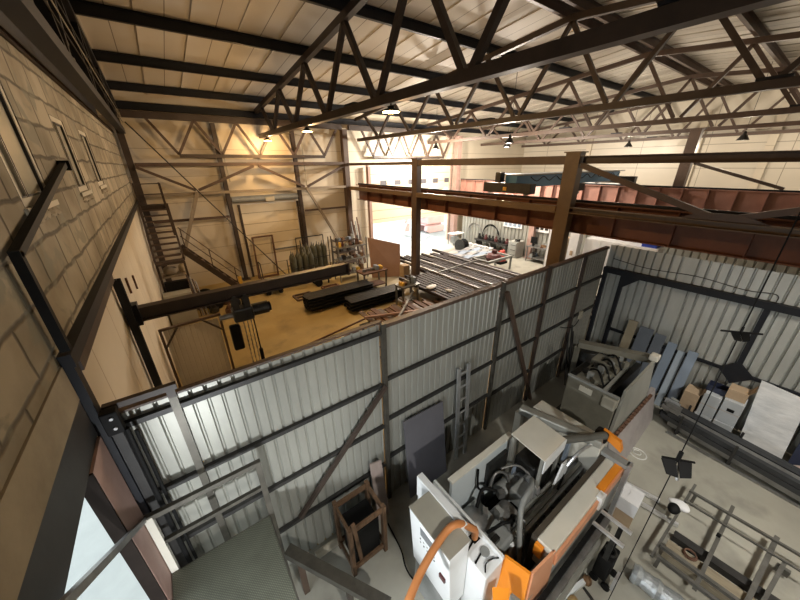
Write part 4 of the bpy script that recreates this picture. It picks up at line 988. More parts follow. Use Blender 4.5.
# ------------------------------------------------------------------ machine bay: the nearer turning machine
t = thing('lathe', 'white and orange machine lathe without its roof covers, nearest the landing', 'lathe', (2.8, 1.15, 0)); O = t.location
MB(O).box(1.95, 4.30, .72, 1.62, .0, .55).build('bed_base', GREYM, t, bevel=.01)
MB(O).box(1.95, 4.28, .74, 1.60, .55, .60).build('chip_tray', MACHD, t)
# cover along the front: cream top, dark inner side
c = MB(O).box(2.36, 4.20, .585, .77, .90, 1.30).build('front_cover', CREAM, t, bevel=.012)
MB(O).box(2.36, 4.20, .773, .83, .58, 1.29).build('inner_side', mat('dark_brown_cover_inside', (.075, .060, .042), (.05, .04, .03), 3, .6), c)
MB(O).box(3.46, 4.21, .572, .655, 1.02, 1.306).build('corner_cap', ORANGE, c)
MB(O).box(3.34, 3.46, .53, .60, 1.12, 1.315).build('latch_cover', WHITE, c)
MB(O).box(2.40, 4.20, .555, .583, 1.08, 1.26).build('coral_strip', ORPALE, t)
MB(O).box(1.9, 4.26, .585, .72, .0, .90).build('lower_apron', GREYM, t)
MB(O).box(1.80, 3.75, .44, .555, .66, .73).build('slide_rail', STEEL, t)
MB(O).box(1.80, 3.70, .40, .44, .50, .62).build('slide_rail', GALVW, t)
ch = MB(O)
for k in range(34):
    x = 1.86+k*.055; ch.obox((x, .52, .775+.010*(k % 2)), (.0545, .05, .05), 0, 0, .06*((-1)**k))
ch.build('energy_chain', BLACK, t)
# orange sliding door at the headstock end
d = MB(O).hexa([(1.80, .92, .50), (1.92, .58, .50), (2.00, .63, 1.30), (1.93, .88, 1.30)], [(1.83, .92, .50), (1.95, .58, .50), (2.03, .63, 1.30), (1.96, .88, 1.30)]).build('orange_door', ORANGE, t, label='bright orange sliding door')
MB(O).hexa([(1.955, .565, .50), (2.40, .555, .50), (2.40, .585, 1.30), (2.035, .61, 1.30)], [(1.955, .59, .50), (2.40, .58, .50), (2.40, .61, 1.30), (2.035, .635, 1.30)]).build('orange_door', ORPALE, t, label='faded orange sliding door')
MB(O).box(2.31, 2.355, .68, .765, 1.10, 1.27).build('orange_block', ORANGE, t)
MB(O).beam((1.925, .885, 1.305), (1.80, .925, .6), .02, .03).build('edge_trim', BLACK, d)
MB(O).hexa([(1.60, .70, .9), (1.72, .62, .9), (1.78, .70, 1.2), (1.66, .80, 1.2)], [(1.60, .70, .93), (1.72, .62, .93), (1.78, .70, 1.23), (1.66, .80, 1.23)]).build('orange_flap', ORANGE, d)
# headstock cover and control head at the left end
hc = MB(O).box(1.62, 1.90, .86, 1.90, .0, 1.30).build('headstock_cover', WHITE, t, bevel=.012)
MB(O).box(1.875, 1.905, .86, 1.90, 1.302, 1.36).build('cover_lip', WHITE, hc)
MB(O).cyl((1.80, 1.02, 1.30), (1.80, 1.02, 1.315), .05, 18).build('round_knob', GREYM, hc)
MB(O).box(1.77, 1.86, 1.13, 1.22, 1.302, 1.31).build('tube_hole', BLACK, hc)
for y in (1.03, 1.15): MB(O).beam((1.64, y-.02, 1.306), (1.78, y+.01, 1.306), .016, .012).build('slot', BLACK, hc)
MB(O).path(smoothpath([(1.66, .90, 1.306), (1.72, .94, 1.325), (1.80, .93, 1.325), (1.87, .90, 1.306)]), .007, 6).build('cable', BLACK, hc)
cp = MB(O).hexa([(1.40, 1.08, .62), (1.615, 1.08, .62), (1.615, 1.70, .62), (1.40, 1.70, .62)], [(1.335, 1.09, 1.58), (1.615, 1.09, 1.60), (1.615, 1.70, 1.60), (1.335, 1.70, 1.58)]).build('control_head', WHITE, t, bevel=.01)
MB(O).box(1.33, 1.618, 1.085, 1.705, 1.603, 1.615).build('top_lid', OLIVE, cp)
MB(O).box(1.622, 1.70, 1.2, 1.92, 1.30, 1.63).build('back_plate', WHITE, cp)
def onface(y0, y1, a, b, out=.004):   # a small plate on the sloping front of the control head
    f = lambda z: 1.40-.065*(z-.62)/.96
    return MB(O).hexa([(f(a)-out, y0, a), (f(a)-out, y1, a), (f(b)-out, y1, b), (f(b)-out, y0, b)], [(f(a)+.002, y0, a), (f(a)+.002, y1, a), (f(b)+.002, y1, b), (f(b)+.002, y0, b)])
onface(1.33, 1.52, 1.36, 1.50).build('screen', SCREEN, cp)
for k in range(10):
    onface(1.30+.055*(k % 5), 1.315+.055*(k % 5), 1.20+.07*(k//5), 1.215+.07*(k//5), .006).build('button', GREYM if k % 3 else BLACK, cp)
onface(1.14, 1.22, 1.08, 1.15, .02).build('stop_button', DRED, cp)
MB(O).box(1.42, 1.60, 1.1, 1.68, .0, .615).build('cabinet_foot', GREYM, t)
# bent orange tube arm over the control head
MB(O).path(smoothpath([(1.815, 1.175, 1.302), (1.815, 1.175, 1.42), (1.76, 1.20, 1.50), (1.60, 1.25, 1.66), (1.42, 1.26, 1.66), (1.05, 1.17, 1.62), (.70, 1.02, 1.58)], 8), .036, 14).build('tube_arm', ORTUBE, t, smooth=True, label='bent orange brown tube arm')
# back panel and machine inside
bp_ = MB(O).box(1.92, 3.05, 1.63, 1.67, .50, 1.58).build('back_panel', mat('pale_blue_white_panel', (.56, .62, .64), (.48, .53, .55), 1.5, .4), t)
MB(O).box(1.90, 3.07, 1.615, 1.69, 1.58, 1.61).build('panel_lip', CREAM, bp_)
MB(O).path(smoothpath([(2.35, 1.60, 1.5), (2.36, 1.58, 1.2), (2.5, 1.58, .95), (2.42, 1.5, .8)]), .014, 6).build('cable', BLACK, bp_)
MB(O).box(2.55, 2.95, 1.58, 1.628, 1.0, 1.42).build('side_box', MACHD, bp_)
hs = MB(O).box(1.93, 2.35, 1.0, 1.58, .60, 1.02).build('headstock', GREYM, t, bevel=.03)
MB(O).lathe((2.05, 1.40, .92), [(.05, -.1), (.17, -.08), (.19, .05), (.17, .16), (.10, .2)], 22, 'X').build('spindle_motor', STEEL, hs, smooth=True)
MB(O).cyl((2.35, 1.22, .95), (2.58, 1.22, .95), .15, 24).build('chuck', STEEL, hs)
for k in range(3):
    a = 2*PI*k/3+.4; MB(O).obox((2.60, 1.22+.09*math.cos(a), .95+.09*math.sin(a)), (.05, .05, .05)).build('chuck_jaw', MACHD, hs)
g = t
for y, z in ((1.02, .95), (1.10, .98)):
    MB(O).beam((2.30, y, z), (4.0, y, z+.02), .045, .04).build('guide_rail', GALVW, t)
MB(O).box(2.28, 4.02, .96, 1.155, .60, .925).build('rail_support', WHITE, t, bevel=.01)
ft = MB(O)
for k in range(9): ft.cyl((2.4+k*.18, .955, .86), (2.4+k*.18, .945, .86), .014, 8)
ft.build('bolt_row', BLACK, t)
MB(O).lathe((2.65, 1.42, .98), [(.06, 0), (.13, .02), (.135, .35), (.12, .42), (.06, .46)], 20, 'X').build('hydraulic_motor', GREYM, t, smooth=True)
MB(O).cyl((2.95, 1.32, 1.08), (3.0, 1.32, 1.08), .11, 20).build('pulley', ALU, t)
tu = MB(O).box(2.66, 2.92, 1.12, 1.32, 1.0, 1.22).build('tool_turret', GREYM, t, bevel=.02)
MB(O).lathe((2.92, 1.22, 1.12), [(.14, 0), (.14, .07), (.09, .09)], 12, 'X').build('turret_disc', ALU, tu)
for k in range(6):
    a = 2*PI*k/6; MB(O).obox((2.96, 1.22+.13*math.cos(a), 1.12+.13*math.sin(a)), (.09, .03, .03)).build('tool_holder', STEEL, tu)
MB(O).poly([(2.92, 1.45, .98), (3.12, 1.45, .98), (3.12, 1.45, 1.24), (3.02, 1.45, 1.30), (2.92, 1.45, 1.20)], (0, .02, 0)).build('bracket', BLUEG, t)
MB(O).poly([(3.25, 1.04, .98), (3.55, 1.04, .98), (3.6, 1.04, 1.32), (3.4, 1.04, 1.36)], (0, .025, 0)).build('bracket', WHITE, t)
MB(O).poly([(3.86, 1.20, .9), (4.06, 1.20, .9), (4.06, 1.20, 1.30), (3.92, 1.20, 1.30)], (0, .04, 0)).build('bracket', BLUEG, t)
for k, (pts, r, m) in enumerate((
        ([(3.1, 1.30, 1.12), (2.85, 1.15, 1.30), (2.55, 1.08, 1.28), (2.36, .96, 1.12), (2.30, .86, .75)], .032, GREYM),
        ([(2.5, 1.5, 1.1), (2.62, 1.52, 1.3), (2.78, 1.46, 1.22), (2.78, 1.35, 1.0)], .018, STEEL),
        ([(2.4, 1.05, 1.05), (2.5, 1.0, 1.15), (2.45, .92, .9), (2.42, .88, .62)], .010, ALU),
        ([(2.1, 1.2, 1.05), (2.25, 1.12, 1.18), (2.4, 1.1, 1.1), (2.5, 1.15, 1.06)], .02, BLACK),
        ([(2.7, 1.5, 1.35), (2.9, 1.4, 1.36), (3.0, 1.25, 1.25)], .016, STEEL),
        ([(3.3, 1.3, 1.2), (3.45, 1.15, 1.25), (3.5, 1.05, 1.1), (3.3, 1.0, 1.0)], .014, BLACK),
        ([(2.2, 1.45, 1.1), (2.35, 1.5, 1.25), (2.5, 1.4, 1.2)], .022, BLACK))):
    MB(O).path(smoothpath(pts), r, 9).build('hose', m, t, smooth=True)
for k in range(9):
    x = 2.12+.12*k; y = 1.10+.36*((k*37) % 10)/10; h_ = .06+.05*(k % 3)
    MB(O).obox((x, y, 1.02+h_/2), (.09, .06, h_), k*.7).build('valve_block', [MACHD, STEEL, GREYM][k % 3], t)
# hood and the end frame at the right
hd = MB(O).hexa([(2.93, 1.10, 1.70), (3.46, 1.12, 1.70), (3.46, 1.58, 1.74), (2.93, 1.57, 1.74)], [(2.93, 1.10, 1.715), (3.46, 1.12, 1.715), (3.46, 1.58, 1.755), (2.93, 1.57, 1.755)]).build('hood', CREAM, t)
MB(O).hexa([(2.93, 1.085, 1.50), (3.40, 1.085, 1.60), (3.46, 1.10, 1.715), (2.93, 1.085, 1.715)], [(2.93, 1.10, 1.50), (3.40, 1.10, 1.60), (3.46, 1.115, 1.715), (2.93, 1.10, 1.715)]).build('hood_skirt', WHITE, hd)
for x, y in ((2.96, 1.13), (2.96, 1.54), (3.43, 1.15), (3.43, 1.55)): MB(O).beam((x, y, .6), (x, y, 1.70), .04, .04, up=(0, 1, 0)).build('hood_leg', GALVW, hd)
MB(O).box(2.99, 3.40, 1.2, 1.50, .62, 1.40).build('gear_case', MACHD, hd, bevel=.03)
ef = MB(O).box(3.98, 4.24, .845, 1.86, .30, 1.42).build('end_frame', CREAM, t, bevel=.012)
MB(O).beam((3.62, 1.88, 1.56), (3.93, .84, 1.56), .13, .12).build('top_beam', GALVW, ef, bevel=.02)
MB(O).hexa([(3.60, 1.80, .4), (3.66, 1.80, .4), (3.66, 1.92, .4), (3.60, 1.92, .4)], [(3.58, 1.82, 1.50), (3.66, 1.82, 1.50), (3.66, 1.92, 1.50), (3.58, 1.92, 1.50)]).build('rear_post', CREAM, ef)
MB(O).cyl((3.46, 1.17, 1.64), (4.04, .86, 1.62), .05, 16).build('round_beam', mat('dark_grey_beam', (.11, .11, .095), (.08, .08, .07), 3, .5), ef)
MB(O).path(smoothpath([(3.48, 1.02, 1.30), (3.6, .98, 1.48), (3.85, .93, 1.52), (4.05, .87, 1.45)]), .022, 8).build('bent_tube', ALU, ef)
MB(O).box(4.06, 4.20, .84, 1.0, 1.425, 1.60).build('drive_motor', BLACK, ef, bevel=.03)
MB(O).hexa([(4.12, .66, 1.42), (4.22, .66, 1.42), (4.22, .90, 1.50), (4.14, .90, 1.50)], [(4.14, .70, 1.56), (4.20, .70, 1.56), (4.18, .92, 1.62), (4.14, .92, 1.62)]).build('orange_cap', ORANGE, ef)
MB(O).beam((4.10, .52, 0), (4.10, .52, 1.36), .10, .05, up=(0, 1, 0)).build('guard_post', ALU, ef)
MB(O).box(4.02, 4.14, .53, .84, 1.30, 1.36).build('guard_bracket', GREYM, ef)

# conveyor end and cartons by the machine
t = thing('roller_cart', 'small black cart with two bright steel rods pushed against the front of the orange machine', 'cart', (3.45, .27, 0)); O = t.location
MB(O).box(3.32, 3.58, .22, .38, .10, .50).build('body', BLACK, t, bevel=.02)
for x in (3.33, 3.56): MB(O).beam((x, .54, .90), (x, .20, .90), .036, .036).build('rod', CHROME, t)
for x in (3.33, 3.56): MB(O).box(x-.02, x+.02, .28, .33, .50, .882).build('rod_support', MACHD, t)
for x, y in ((3.33, .20), (3.57, .20), (3.33, .34), (3.57, .34)): MB(O).cyl((x-.02, y, .05), (x+.02, y, .05), .05, 12).build('wheel', BLACK, t)
MB(O).box(3.30, 3.42, .12, .158, .12, .36).build('side_plate', ALU, t)
MB(O).torus((3.45, .30, .52), .06, .018, 'Z', 18, 8).build('hose_ring', MACHD, t)
single('cardboard_box', MB().obox((4.47, .42, .17), (.26, .22, .34), .1), CARD, 'tan cardboard box under the white box at the right end of the orange machine', 'box')
single('white_box', MB().obox((4.44, .43, .46), (.32, .26, .235), .05).obox((4.44, .43, .579), (.33, .04, .006), .05), PAPER, 'white carton on the tan box at the right end of the orange machine', 'box')
single('steel_tube', MB().tubebox((4.88, .66, .05), (4.98, -.12, .05), .05, .05, .004), CHROME, 'left of two bright square tubes lying on the floor right of the white carton', 'steel tube')
single('steel_tube', MB().tubebox((5.10, .66, .05), (5.20, .17, .05), .05, .05, .004), CHROME, 'right of two bright square tubes lying on the floor right of the white carton', 'steel tube')
t = thing('white_bent_arm', 'white curved arm with brown tips lying on the floor at the bottom of the picture', 'lamp arm', (3.0, .36, 0)); O = t.location
MB(O).path(smoothpath([(2.30, .36, .03), (2.42, .46, .04), (2.60, .50, .05), (2.76, .48, .055)]), .016, 8).build('curved_tube', WHITE, t, smooth=True)
MB(O).hexa([(2.74, .45, .03), (3.16, .36, .03), (3.18, .41, .03), (2.76, .51, .03)], [(2.74, .45, .07), (3.16, .36, .07), (3.18, .41, .07), (2.76, .51, .07)]).build('flat_arm', WHITE, t)
MB(O).lathe((3.22, .37, 0), [(.05, 0), (.06, .03), (.05, .07), (.02, .09)], 14).build('brown_tip', WOODB, t)
MB(O).lathe((2.86, .37, 0), [(.05, 0), (.06, .04), (.045, .10), (.02, .12)], 14).build('brown_tip', mat('golden_wood', (.45, .30, .13), (.36, .23, .09), 5, .5), t)
MB(O).beam((3.12, .36, .02), (3.08, .22, .02), .025, .025).build('foot', DARK, t)
single('chalk_mark', MB().torus((6.0, .72, .002), .13, .012, 'Z', 20, 4).torus((6.02, .74, .002), .06, .01, 'Z', 14, 4), CHALK, 'white chalk ring drawn on the concrete floor right of the machines', 'chalk mark')

SHADE = mat('shaded_olive_paint', (.20, .19, .15), (.135, .128, .10), 3, .55)  # paint darkened: shade on the farther lathe is put into its colour
# ------------------------------------------------------------------ the farther turning machine
t = thing('lathe', 'grey machine lathe with shade painted in, farther away in the corner of the corrugated walls', 'lathe', (6.0, 1.5, 0)); O = t.location
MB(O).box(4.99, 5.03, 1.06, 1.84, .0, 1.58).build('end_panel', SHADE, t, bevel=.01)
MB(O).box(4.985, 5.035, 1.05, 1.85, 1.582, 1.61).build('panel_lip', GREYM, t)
MB(O).box(4.965, 4.988, 1.42, 1.62, 1.42, 1.52).build('name_plate', CREAM, t, label='small pale plate without readable writing')
MB(O).box(5.03, 7.0, 1.10, 1.95, .0, .70).build('bed_base', MACHD, t)
MB(O).hexa([(5.04, 1.01, .75), (6.75, 1.01, .75), (6.75, 1.05, .75), (5.04, 1.05, .75)], [(5.30, 1.05, 1.58), (6.52, 1.05, 1.66), (6.52, 1.09, 1.66), (5.30, 1.09, 1.58)]).build('front_cover', GALVW, t)
ap = MB(O).hexa([(4.90, .78, .0), (7.2, .86, .0), (7.2, 1.08, .0), (4.90, 1.04, .0)], [(4.95, .98, .74), (7.2, 1.0, .74), (7.2, 1.08, .74), (4.95, 1.04, .74)]).build('front_apron', mat('pinkish_grey_paint', (.34, .31, .30), (.26, .235, .23), 3, .45), t)
ch = MB(O)
for k in range(30): ch.obox((5.0+k*.06, .965, .80+.015*(k % 2)), (.05, .05, .05))
ch.build('energy_chain', RUST, t)
MB(O).box(4.95, 5.12, 1.06, 1.26, 1.34, 1.55).build('junction_box', OLIVE, t, bevel=.02)
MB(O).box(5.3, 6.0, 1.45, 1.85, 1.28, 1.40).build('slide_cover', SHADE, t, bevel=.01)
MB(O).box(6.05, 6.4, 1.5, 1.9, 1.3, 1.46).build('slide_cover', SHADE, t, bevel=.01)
MB(O).box(5.2, 6.9, 1.28, 1.40, .72, 1.30).build('rail_support', MACHD, t)
MB(O).beam((5.15, 1.36, 1.33), (6.9, 1.42, 1.33), .06, .05).build('guide_rail', GALVW, t)
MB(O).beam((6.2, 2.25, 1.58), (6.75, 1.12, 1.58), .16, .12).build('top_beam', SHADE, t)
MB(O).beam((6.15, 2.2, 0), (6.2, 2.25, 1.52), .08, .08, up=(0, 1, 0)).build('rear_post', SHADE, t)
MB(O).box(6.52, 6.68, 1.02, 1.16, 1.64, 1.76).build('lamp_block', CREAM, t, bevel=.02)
MB(O).box(5.6, 6.2, 1.62, 2.05, .7, 1.27).build('gear_case', MACHD, t, bevel=.03)
for k in range(12):
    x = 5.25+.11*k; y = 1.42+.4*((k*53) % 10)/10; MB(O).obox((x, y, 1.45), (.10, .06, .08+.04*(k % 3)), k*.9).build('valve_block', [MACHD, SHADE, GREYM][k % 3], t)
for k in range(4):
    MB(O).path(smoothpath([(5.4+.25*k, 1.4, 1.42), (5.5+.25*k, 1.55, 1.58), (5.65+.25*k, 1.7, 1.5), (5.6+.25*k, 1.85, 1.35)]), .018, 7).build('hose', BLACK, t, smooth=True)

# ------------------------------------------------------------------ things along the partition
single('board', MB().poly([(2.07, 2.60, .0), (2.88, 2.60, .0), (2.87, 2.78, 1.46), (2.07, 2.78, 1.50)], (0, .02, 0)), SLATE, 'large dark slate grey board leaning on the partition behind the orange machine', 'board')
t = thing('ladder', 'aluminium ladder standing upright against the partition right of the slate board', 'ladder', (3.32, 2.72, 0)); O = t.location
for x in (3.20, 3.43): MB(O).tubebox((x, 2.68, 0), (x, 2.78, 1.97), .07, .03, .004, up=(0, 1, 0)).build('side_rail', ALU, t)
for k in range(7):
    z = .22+k*.27; y = 2.68+.10*z/1.97; MB(O).cyl((3.22, y, z), (3.41, y, z), .016, 10).build('rung', ALU, t)
single('plank', MB().poly([(1.46, 2.62, 0), (1.66, 2.62, 0), (1.63, 2.74, 1.07), (1.44, 2.74, 1.12)], (0, .022, 0)), mat('pinkish_plank', (.33, .265, .235), (.26, .205, .18), 3, .7, stretch=(6, 6, 1)), 'narrow pinkish plank leaning on the partition by the second post', 'plank')
WOODD = mat('shaded_timber', (.15, .080, .038), (.07, .038, .018), 5, .75, stretch=(6, 6, 1))  # crate timber darkened, its shade put into the wood colour
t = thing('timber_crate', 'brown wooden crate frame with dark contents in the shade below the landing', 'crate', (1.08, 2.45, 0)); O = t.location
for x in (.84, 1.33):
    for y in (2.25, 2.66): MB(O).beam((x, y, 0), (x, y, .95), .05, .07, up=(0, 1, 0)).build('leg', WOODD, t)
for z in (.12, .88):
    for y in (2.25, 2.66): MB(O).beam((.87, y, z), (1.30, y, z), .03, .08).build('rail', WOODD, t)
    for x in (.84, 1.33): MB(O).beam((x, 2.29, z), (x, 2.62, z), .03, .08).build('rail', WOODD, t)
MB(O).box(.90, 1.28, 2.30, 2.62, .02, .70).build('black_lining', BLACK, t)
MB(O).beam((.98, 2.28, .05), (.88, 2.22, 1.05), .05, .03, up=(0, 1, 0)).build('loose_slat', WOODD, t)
single('white_pipe', MB().path([(.50, 2.72, .06), (1.25, 2.72, .06)], .055, 12), PVC, 'short white pipe lying at the foot of the partition in the shade', 'pipe')
single('floor_cable', MB().path(smoothpath([(1.55, 2.5, .012), (1.5, 2.1, .012), (1.42, 1.8, .012), (1.5, 1.2, .012), (1.3, .8, .012)]), .010, 6), BLACK, 'thin black cable lying on the floor beside the control head of the orange machine', 'cable')
single('wall_socket', MB().box(7.35, 7.47, 2.78, 2.825, 1.55, 1.75).box(7.38, 7.44, 2.765, 2.78, 1.58, 1.64), PVC, 'small white socket box at the right end of the partition', 'socket')
single('wall_cable', MB().path(smoothpath([(7.40, 2.80, 1.55), (7.2, 2.80, 1.42), (6.8, 2.80, 1.50), (6.5, 2.80, 1.62)]), .010, 6), BLACK, 'thin dark cable drooping from the white socket box on the partition', 'cable')
for k, (x, h) in enumerate(((6.85, 1.35), (6.98, 1.5), (7.10, 1.3))):
    single('steel_rod', MB().path([(x, 2.55, 0), (x+.06, 2.78, h)], .02, 8), DARK, 'dark steel rod leaning in the corner of the partition and the corrugated wall', 'rod', group='rods in the corner')
t = thing('dark_drum', 'dark steel drum in the corner behind the farther machine', 'drum', (7.45, 2.45, 0)); O = t.location
MB(O).lathe((7.45, 2.45, 0), [(.26, 0), (.28, .02), (.28, .3), (.295, .31), (.28, .33), (.28, .6), (.295, .61), (.28, .63), (.28, .86), (.26, .88)], 22).build('body', MACHD, t, smooth=True)
MB(O).cyl((7.52, 2.40, .881), (7.52, 2.40, .91), .035, 10).build('bung', STEEL, t)

# ------------------------------------------------------------------ along the right corrugated wall
def lean(name, label, cat, y0, y1, h, m, x0=7.80, x1=8.13, th=.03, group=None):
    return single(name, MB().poly([(x0, y0, 0), (x0, y1, 0), (x1, y1, h), (x1, y0, h)], (th, 0, 0)), m, label, cat, group)
lean('metal_profile', 'widest blue grey metal panel leaning on the corrugated wall', 'panel', .70, .86, 1.36, BLUEG)
lean('metal_profile', 'pale blue grey metal strip leaning between the dark edges of the widest panel', 'panel', .90, 1.02, 1.28, mat('pale_blue_panel', (.42, .49, .56), (.36, .43, .50), 1.5, .4))
lean('metal_profile', 'blue grey metal strip with dark edge, third in the leaning row from the cartons', 'panel', 1.06, 1.22, 1.40, BLUEG)
lean('metal_profile', 'dark grey metal strip, fourth in the leaning row from the cartons', 'panel', 1.28, 1.48, 1.50, mat('dark_blue_panel', (.15, .17, .20), (.11, .13, .16), 1.5, .45))
lean('metal_profile', 'dark grey metal panel next to the tan board by the farther machine', 'panel', 1.52, 1.78, 1.55, mat('dark_blue_panel', (.15, .17, .20)))
lean('board', 'narrow tan board leaning on the corrugated wall above the farther machine', 'board', 1.84, 2.02, 1.62, mat('tan_board', (.33, .29, .21), (.27, .235, .165), 3, .7))
for k, (y, w) in enumerate(((.88, .012), (1.04, .012), (1.25, .03), (1.50, .02))):
    lean('metal_edge', '%s dark edge strip between the leaning metal panels, counted from the cartons' % ORD[k], 'strip', y-w/2, y+w/2, 1.30, NAVY, 7.77, 8.10, .02)
single('film_sheet', MB().poly([(7.72, -.33, .015), (7.72, -.87, .015), (8.12, -.81, 1.18), (8.12, -.22, 1.26)], (.035, 0, 0)), PFILM, 'large whitish film covered sheet leaning on the corrugated wall next to the cartons', 'sheet')
single('dark_sheet', MB().poly([(7.80, -.95, 0), (7.80, -1.5, 0), (8.12, -1.5, 1.2), (8.12, -.93, 1.25)], (.03, 0, 0)), NAVYT, 'dark blue sheet leaning right of the whitish film covered sheet', 'sheet')
def carton(x0, x1, y0, y1, z0, z1, m, label, slot=True, flap=False):
    t = thing('carton', label, 'box', ((x0+x1)/2, (y0+y1)/2, z0)); O = t.location
    MB(O).box(x0, x1, y0, y1, z0, z1).build('body', m, t, bevel=.006)
    if slot: MB(O).box(x0-.004, x0+.001, (y0+y1)/2-.05, (y0+y1)/2+.05, z0+(z1-z0)*.55, z0+(z1-z0)*.68).build('hand_hole', BLACK, t)
    MB(O).box(x0-.003, x0+.001, y0+.003, y1-.003, (z0+z1)/2-.003, (z0+z1)/2+.003).build('tape_seam', CARD, t)
    if flap: MB(O).hexa([(x0, y0, z1), (x1, y0, z1), (x1, y0, z1+.01), (x0, y0, z1+.01)], [(x0, y0-.05, z1+.11), (x1, y0-.05, z1+.11), (x1, y0-.05, z1+.12), (x0, y0-.05, z1+.12)]).build('flap', m, t)
    return t
carton(7.68, 8.02, .40, .64, 0, .36, CARD, 'tan cardboard carton at the bottom left of the carton group', False)
carton(7.68, 8.02, .40, .64, .362, .70, CARD, 'tan cardboard carton on top of the other tan carton beside the leaning panels', False, True)
carton(7.70, 8.04, .11, .37, 0, .31, WCARD, 'pale grey carton with hand hole at the bottom, in the left pale stack')
carton(7.72, 8.04, .11, .36, .312, .80, WCARD, 'pale grey carton on top of the left pale stack', False)
carton(7.70, 8.04, -.19, .085, 0, .33, WCARD, 'pale grey bottom carton with hand hole, right pale stack by the film sheet')
carton(7.72, 8.04, -.19, .085, .332, .84, WCARD, 'pale grey carton on top of the right pale stack by the film sheet')
carton(7.80, 8.08, -.17, .10, .842, 1.04, CARD, 'open tan carton lying on top of the right pale stack', False, True)
t = thing('steel_basket', 'dark blue open steel crate on top of the left pale carton stack', 'crate', (7.92, .25, .80)); O = t.location
MB(O).box(7.86, 8.10, .10, .38, .802, .812).build('bottom', NAVYT, t)
for a in ((7.86, 7.87, .10, .38), (8.09, 8.10, .10, .38), (7.87, 8.09, .10, .11), (7.87, 8.09, .37, .38)): MB(O).box(*a, .812, .92).build('side', NAVYT, t)
single('crumpled_paper', MB().blob((7.60, .26, .12), (.055, .17, .14), 31, .3), CARD, 'crumpled brown wrapping paper in front of the pale carton stacks', 'paper')
single('crumpled_paper', MB().blob((7.60, -.10, .10), (.06, .12, .11), 32, .3), mat('pale_paper', (.62, .55, .48)), 'crumpled pale paper in front of the right pale carton stack', 'paper')
single('cloth_bag', MB().blob((7.60, -1.06, .12), (.12, .18, .15), 33, .3), mat('pink_red_bag', (.52, .24, .20), (.62, .60, .58), 9, .7), 'red and white bag on the floor right of the whitish sheet', 'bag')

def px_(y): return 7.15+.16*(y-.0)          # the rack runs slightly askew to the wall
t = thing('bar_rack', 'low steel rack along the corrugated wall that carries the long profiles', 'rack', (7.2, -1.4, 0)); O = t.location
for y in (.45, -.32, -1.9, -3.6):
    a = px_(y)
    MB(O).beam((a-.11, y, .06), (a+.35, y, .06), .06, .07).build('cross_arm', DARK, t)
    for x in (a-.13, a+.37): MB(O).beam((x, y, 0), (x, y, .47), .036, .036, up=(0, 1, 0)).build('upright', DARK, t)
BLK = mat('dark_long_profile', (.060, .064, .070), (.036, .038, .043), 4, .4, .3)
for k in range(12):
    c, r = k % 4, k//4
    a = Vector((px_(.62)-.05+c*.11, .62+.05*((k*7) % 5), .145+r*.10)); b = Vector((px_(-4.6)-.05+c*.11, -4.6, .145+r*.10))
    o = MB(a).tubebox(a, b, .09, .092, .006).build('long_profile', BLK if (k*5) % 3 else STEEL, None, label='long steel profile lying in the low rack along the corrugated wall', cat='steel profile', group='profiles in the low rack'); o.location = a
single('floor_profile', MB().beam((7.03, .58, .02), (6.72, -2.9, .02), .05, .04), STEEL, 'thin bright profile on the floor in front of the low rack', 'steel profile')
for k in range(6):
    a = (px_(.62)-.06+.10*(k % 3), .80-.06*(k % 2), .46+.085*(k//3))
    o = MB(a).tubebox(a, (a[0]-.04, .52+.05*(k % 3), a[2]), .075, .08, .006).build('short_offcut', [STEEL, ALU, GREYM][k % 3], None, label='short tube offcut piled on the near end of the low rack', cat='offcut', group='offcuts on the low rack'); o.location = a

# ------------------------------------------------------------------ frame, timber and tubes at the lower right
t = thing('rack_frame', 'flat grey steel tube frame standing low over the floor at lower right', 'steel frame', (4.9, -.85, 0)); O = t.location
FZ = .20
FRM = mat('grey_frame_steel', (.17, .165, .15), (.10, .096, .085), 5, .5, .4)
for x, w in ((5.62, .036), (5.355, .024), (4.32, .05), (4.13, .045)): MB(O).beam((x, -.06, FZ), (x+.08, -2.7, FZ), w, w).build('long_rail', FRM, t)
for (xa, ya, xb, yb, w) in ((5.86, -.09, 4.10, -.03, .034), (5.87, -.53, 4.10, -.47, .042), (5.78, -.99, 4.12, -.85, .05), (5.39, -1.09, 4.37, -.96, .04), (5.81, -1.92, 4.16, -1.81, .04)):
    MB(O).beam((xa, ya, FZ-.036), (xb, yb, FZ-.036), w, .03).build('cross_bar', FRM, t)
for x, y in ((5.64, -.14), (4.14, -.10), (5.67, -1.97), (4.18, -1.85)): MB(O).beam((x, y, 0), (x, y, FZ-.025), .04, .04, up=(0, 1, 0)).build('leg', FRM, t)
MB(O).box(5.31, 5.36, -1.16, -1.04, .04, .145).build('hanging_stub', FRM, t)
MB(O).box(5.10, 5.14, -.515, -.475, FZ-.02, FZ+.02).build('clamp', BLACK, t)
single('timber_plank', MB().obox((4.50, -1.25, .06), (.24, 2.3, .12), .04), mat('weathered_timber', (.33, .285, .20), (.21, .175, .12), 3, .8, stretch=(8, 1, 8)), 'thick pale timber plank under the steel tube frame', 'plank')
single('wire_ring', MB().torus((4.56, -.33, .135), .07, .012, 'Z', 18, 6).torus((4.56, -.33, .155), .06, .010, 'Z', 18, 6), RUST, 'brown wire ring lying on the pale timber plank', 'wire')
single('dark_profile', MB().beam((4.76, -.12, .05), (4.86, -2.4, .05), .12, .10), DARK, 'dark square profile lying on the floor next to the pale timber plank', 'steel profile')
single('cap', MB().blob((5.02, .0, .26), (.085, .07, .065), 41, .12), BLACK, 'black cap hung on the corner of the steel tube frame', 'cap', smooth=True)
single('white_cloth', MB().blob((5.15, -.05, .25), (.08, .13, .05), 42, .2), PAPER, 'white cloth draped on the corner of the steel tube frame beside the black cap', 'cloth', smooth=True)
